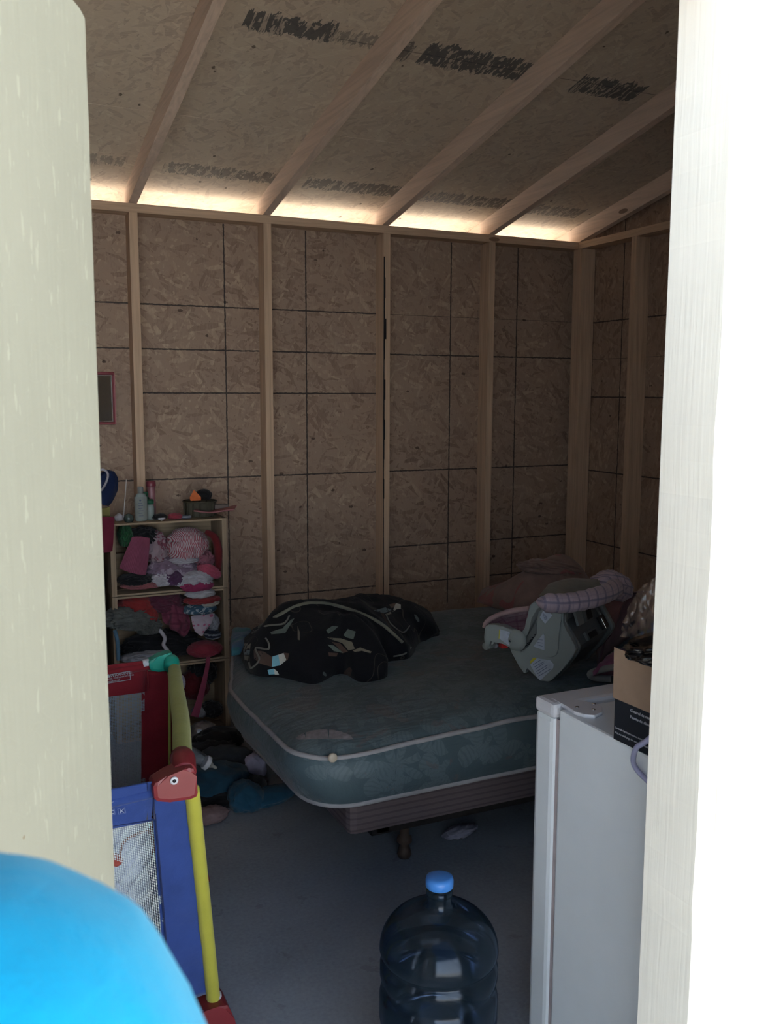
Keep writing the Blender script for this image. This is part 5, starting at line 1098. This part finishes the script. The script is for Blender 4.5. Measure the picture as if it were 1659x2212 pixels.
# body frame: s = right shoulder side, b = facing the room
SC_ = at(-12, 2185, Y=.285); sd = Vector((.88, .20, 0)).normalized()*1.0; fd = Vector((-sd.y, sd.x, 0))
NK = SC_-sd*.158+Vector((0, 0, .095))
def P_(s_, f_, z): q = NK+sd*s_+fd*f_; return (q.x, q.y, z)
M_SKIN = plain('skin', (.36, .2, .13), .55, .06, 30, .05, .35); M_SHIRT = cloth('turquoise_jersey', (.0, .27, .47), var=.04); M_PANT = cloth('grey_trousers', (.06, .065, .08)); M_HAIR = plain('dark_hair', (.02, .013, .01), .5, .3, 90, .5)
per = empty('person', (NK.x, NK.y, -.1), 'person in a bright turquoise shirt seen from behind at the lower left', 'person')
gz_ = -.1
nz_ = NK.z
J = [(P_(0, 0, .80), (.13, .10)), (P_(0, 0, 1.0), (.115, .09)), (P_(0, 0, nz_-.14), (.11, .075)), (P_(0, 0, nz_+.0), (.045, .045)), (P_(0, .01, nz_+.07), (.045, .05)), (P_(0, .02, nz_+.13), (.062, .075)), (P_(0, .02, nz_+.2), (.068, .082)), (P_(0, .01, nz_+.255), (.045, .055)),
     (P_(.09, 0, .78), (.085, .085)), (P_(.09, .01, .40), (.052, .055)), (P_(.09, -.01, -.03), (.034, .036)), (P_(.09, .06, -.065), (.03, .03)), (P_(.09, .15, -.075), (.026, .022)),
     (P_(-.09, 0, .78), (.085, .085)), (P_(-.09, .01, .40), (.052, .055)), (P_(-.09, -.01, -.03), (.034, .036)), (P_(-.09, .06, -.065), (.03, .03)), (P_(-.09, .15, -.075), (.026, .022)),
     (P_(.155, 0, nz_-.085), (.045, .045)), (P_(.157, -.01, nz_-.33), (.036, .036)), (P_(.165, .13, nz_-.50), (.025, .025)), (P_(.165, .17, nz_-.56), (.028, .015)),
     (P_(-.155, 0, nz_-.085), (.045, .045)), (P_(-.19, -.01, nz_-.30), (.036, .036)), (P_(-.19, .05, nz_-.52), (.025, .025)), (P_(-.19, .07, nz_-.59), (.028, .015))]
E_ = [(0, 1), (1, 2), (2, 3), (3, 4), (4, 5), (5, 6), (6, 7), (0, 8), (8, 9), (9, 10), (10, 11), (11, 12), (0, 13), (13, 14), (14, 15), (15, 16), (16, 17), (2, 18), (18, 19), (19, 20), (20, 21), (2, 22), (22, 23), (23, 24), (24, 25)]
skin('body', J, E_, M_SKIN, per)
for sgn, hx, hf, hz in ((1, .165, .10, .03), (-1, -.19, 0, 0)):
    for k, (o1, L) in enumerate(((-.024, .062), (-.009, .075), (.007, .08), (.022, .07))):
        a = P_(hx, .07+o1+hf, nz_-.585+hz); b = P_(hx, .072+o1*1.1+hf, nz_-.585-L*.55+hz); c_ = P_(hx-.012*sgn, .074+o1*1.1+hf, nz_-.585-L+hz)
        skin('finger', [(a, .010), (b, .0085), (c_, .007)], [(0, 1), (1, 2)], M_SKIN, per, 1)
    skin('thumb', [(P_(hx-.008*sgn, .095+hf, nz_-.56+hz), .011), (P_(hx-.014*sgn, .118+hf, nz_-.595+hz), .0095), (P_(hx-.016*sgn, .122+hf, nz_-.625+hz), .008)], [(0, 1), (1, 2)], M_SKIN, per, 1)
hc = Vector(P_(0, .015, nz_+.185)); hr = fd
hair = wad('hair', hc-fd*.012+Vector((0, 0, .018)), (.175, .20, .215), M_HAIR, per, 3, (0, 0, math.atan2(sd.y, sd.x)), .05, 3, 4, 2)
for s_ in (-1, 1):
    c_ = hc+sd*.031*s_+fd*.094+Vector((0, 0, .0)); bm = bmesh.new(); bmesh.ops.create_uvsphere(bm, u_segments=14, v_segments=8, radius=.012, matrix=Matrix.Translation(c_)); meshobj('eye', bm, plain('eye_white', (.7, .7, .68), .2) if 'eye_white' not in bpy.data.materials else bpy.data.materials['eye_white'], per, True)
    wad('ear', hc+sd*.088*s_+Vector((0, 0, -.01)), (.018, .035, .06), M_SKIN, per, 2, (0, 0, math.atan2(sd.y, sd.x)), .1, sub=3)
wad('face', hc+fd*.03+Vector((0, 0, -.012)), (.145, .165, .21), M_SKIN, per, 2, (0, 0, math.atan2(sd.y, sd.x)), .02, sub=4, flat=2)
wad('nose', hc+fd*.115+Vector((0, 0, -.02)), (.028, .035, .045), M_SKIN, per, 2, (0, 0, 0), .05, sub=3, flat=2); wad('mouth', hc+fd*.105+Vector((0, 0, -.06)), (.05, .016, .014), plain('lips', (.35, .12, .1), .5), per, 2, (0, 0, math.atan2(sd.y, sd.x)), .05, sub=3, flat=2)
# shirt with short flared sleeves, trousers, shoes
bm = bmesh.new(); rgs = []
for z_, rs_, rf_ in ((.80, .155, .125), (.95, .148, .118), (1.1, .15, .118), (nz_-.22, .158, .112), (nz_-.15, .165, .10), (nz_-.105, .165, .10), (nz_-.065, .138, .094), (nz_-.035, .105, .086), (nz_-.005, .078, .075)):
    rgs.append([bm.verts.new(P_(rs_*math.cos(2*PI*k/32), rf_*math.sin(2*PI*k/32), z_)) for k in range(32)])
for a_, b_ in zip(rgs[:-1], rgs[1:]):
    for k in range(32): bm.faces.new((a_[k], a_[(k+1) % 32], b_[(k+1) % 32], b_[k]))
bm.faces.new(rgs[0][::-1]); bm.faces.new(rgs[-1])
tube(bm, smooth_pts([P_(.08, 0, nz_-.115), P_(.125, 0, nz_-.105), P_(.152, 0, nz_-.12), P_(.163, -.005, nz_-.18), P_(.168, -.012, nz_-.27)], 5), [.05+.018*min(1, k/9) for k in range(21)], 24)
tube(bm, smooth_pts([P_(-.08, 0, nz_-.115), P_(-.125, 0, nz_-.105), P_(-.158, 0, nz_-.12), P_(-.18, -.005, nz_-.18), P_(-.194, -.012, nz_-.25)], 5), [.05+.016*min(1, k/9) for k in range(21)], 24)
sh = meshobj('shirt', bm, M_SHIRT, per, True); rm_ = sh.modifiers.new('remesh', 'REMESH'); rm_.mode = 'VOXEL'; rm_.voxel_size = .009; rm_.use_smooth_shade = True
sm_ = sh.modifiers.new('smooth', 'SMOOTH'); sm_.factor = .6; sm_.iterations = 10
tx = bpy.data.textures.new('shirt_creases', 'CLOUDS'); tx.noise_scale = .07; dm = sh.modifiers.new('creases', 'DISPLACE'); dm.texture = tx; dm.strength = .010; dm.mid_level = .5; dm.texture_coords = 'GLOBAL'
skin('trousers', [(P_(0, 0, .86), (.125, .10)), (P_(.08, 0, .70), (.088, .092)), (P_(.09, .01, .40), (.068, .07)), (P_(.09, -.01, .0), (.055, .06)), (P_(-.08, 0, .70), (.088, .092)), (P_(-.09, .01, .40), (.068, .07)), (P_(-.09, -.01, .0), (.055, .06)), (P_(0, 0, .96), (.125, .098))], [(7, 0), (0, 1), (1, 2), (2, 3), (0, 4), (4, 5), (5, 6)], M_PANT, per)
for s_ in (.09, -.09): skin('shoe', [(P_(s_, -.03, -.055), (.042, .042)), (P_(s_, .06, -.062), (.04, .037)), (P_(s_, .17, -.07), (.036, .028))], [(0, 1), (1, 2)], M_BLACK, per, 2)

# ------------------------------------------------------------------ small pieces belong to the part they sit on
def centre(o):
    b = [Vector(c) for c in o.bound_box]; return sum(b, Vector())/8
def nest(thing_, pairs):
    for child, pars in pairs:
        cs_ = [o for o in thing_.children if o.name.split('.')[0] == child]
        for o in cs_:
            cand = [p for p in thing_.children if p.name.split('.')[0] in pars and p is not o]
            if cand:
                p = min(cand, key=lambda q: (centre(q)-centre(o)).length); o.parent = p; o.matrix_parent_inverse = Matrix.Identity(4)
nest(fr, [('screw', ('hinge_cover',)), ('top_ridge', ('cabinet',))])
nest(cbx, [('lettering', ('carton',))])
nest(pen, [('lettering', ('letter_block', 'label_border')), ('warning_triangle', ('label_border',)), ('rivet_hole', ('corner_cap',)), ('rivet', ('corner_cap',)), ('leg_end', ('leg',)), ('rail_end', ('corner_cap',))])
nest(seat, [('fine_print', ('side_shell',)), ('yellow_strip', ('handle_arm',)), ('screw', ('handle_arm',)), ('pivot_cap', ('handle_arm',)), ('ratchet_tooth', ('side_shell',)), ('metal_clip', ('back_shell',)), ('clip_slot', ('back_shell',)), ('vent_slot', ('back_shell',)), ('belt_guide', ('back_shell',))])
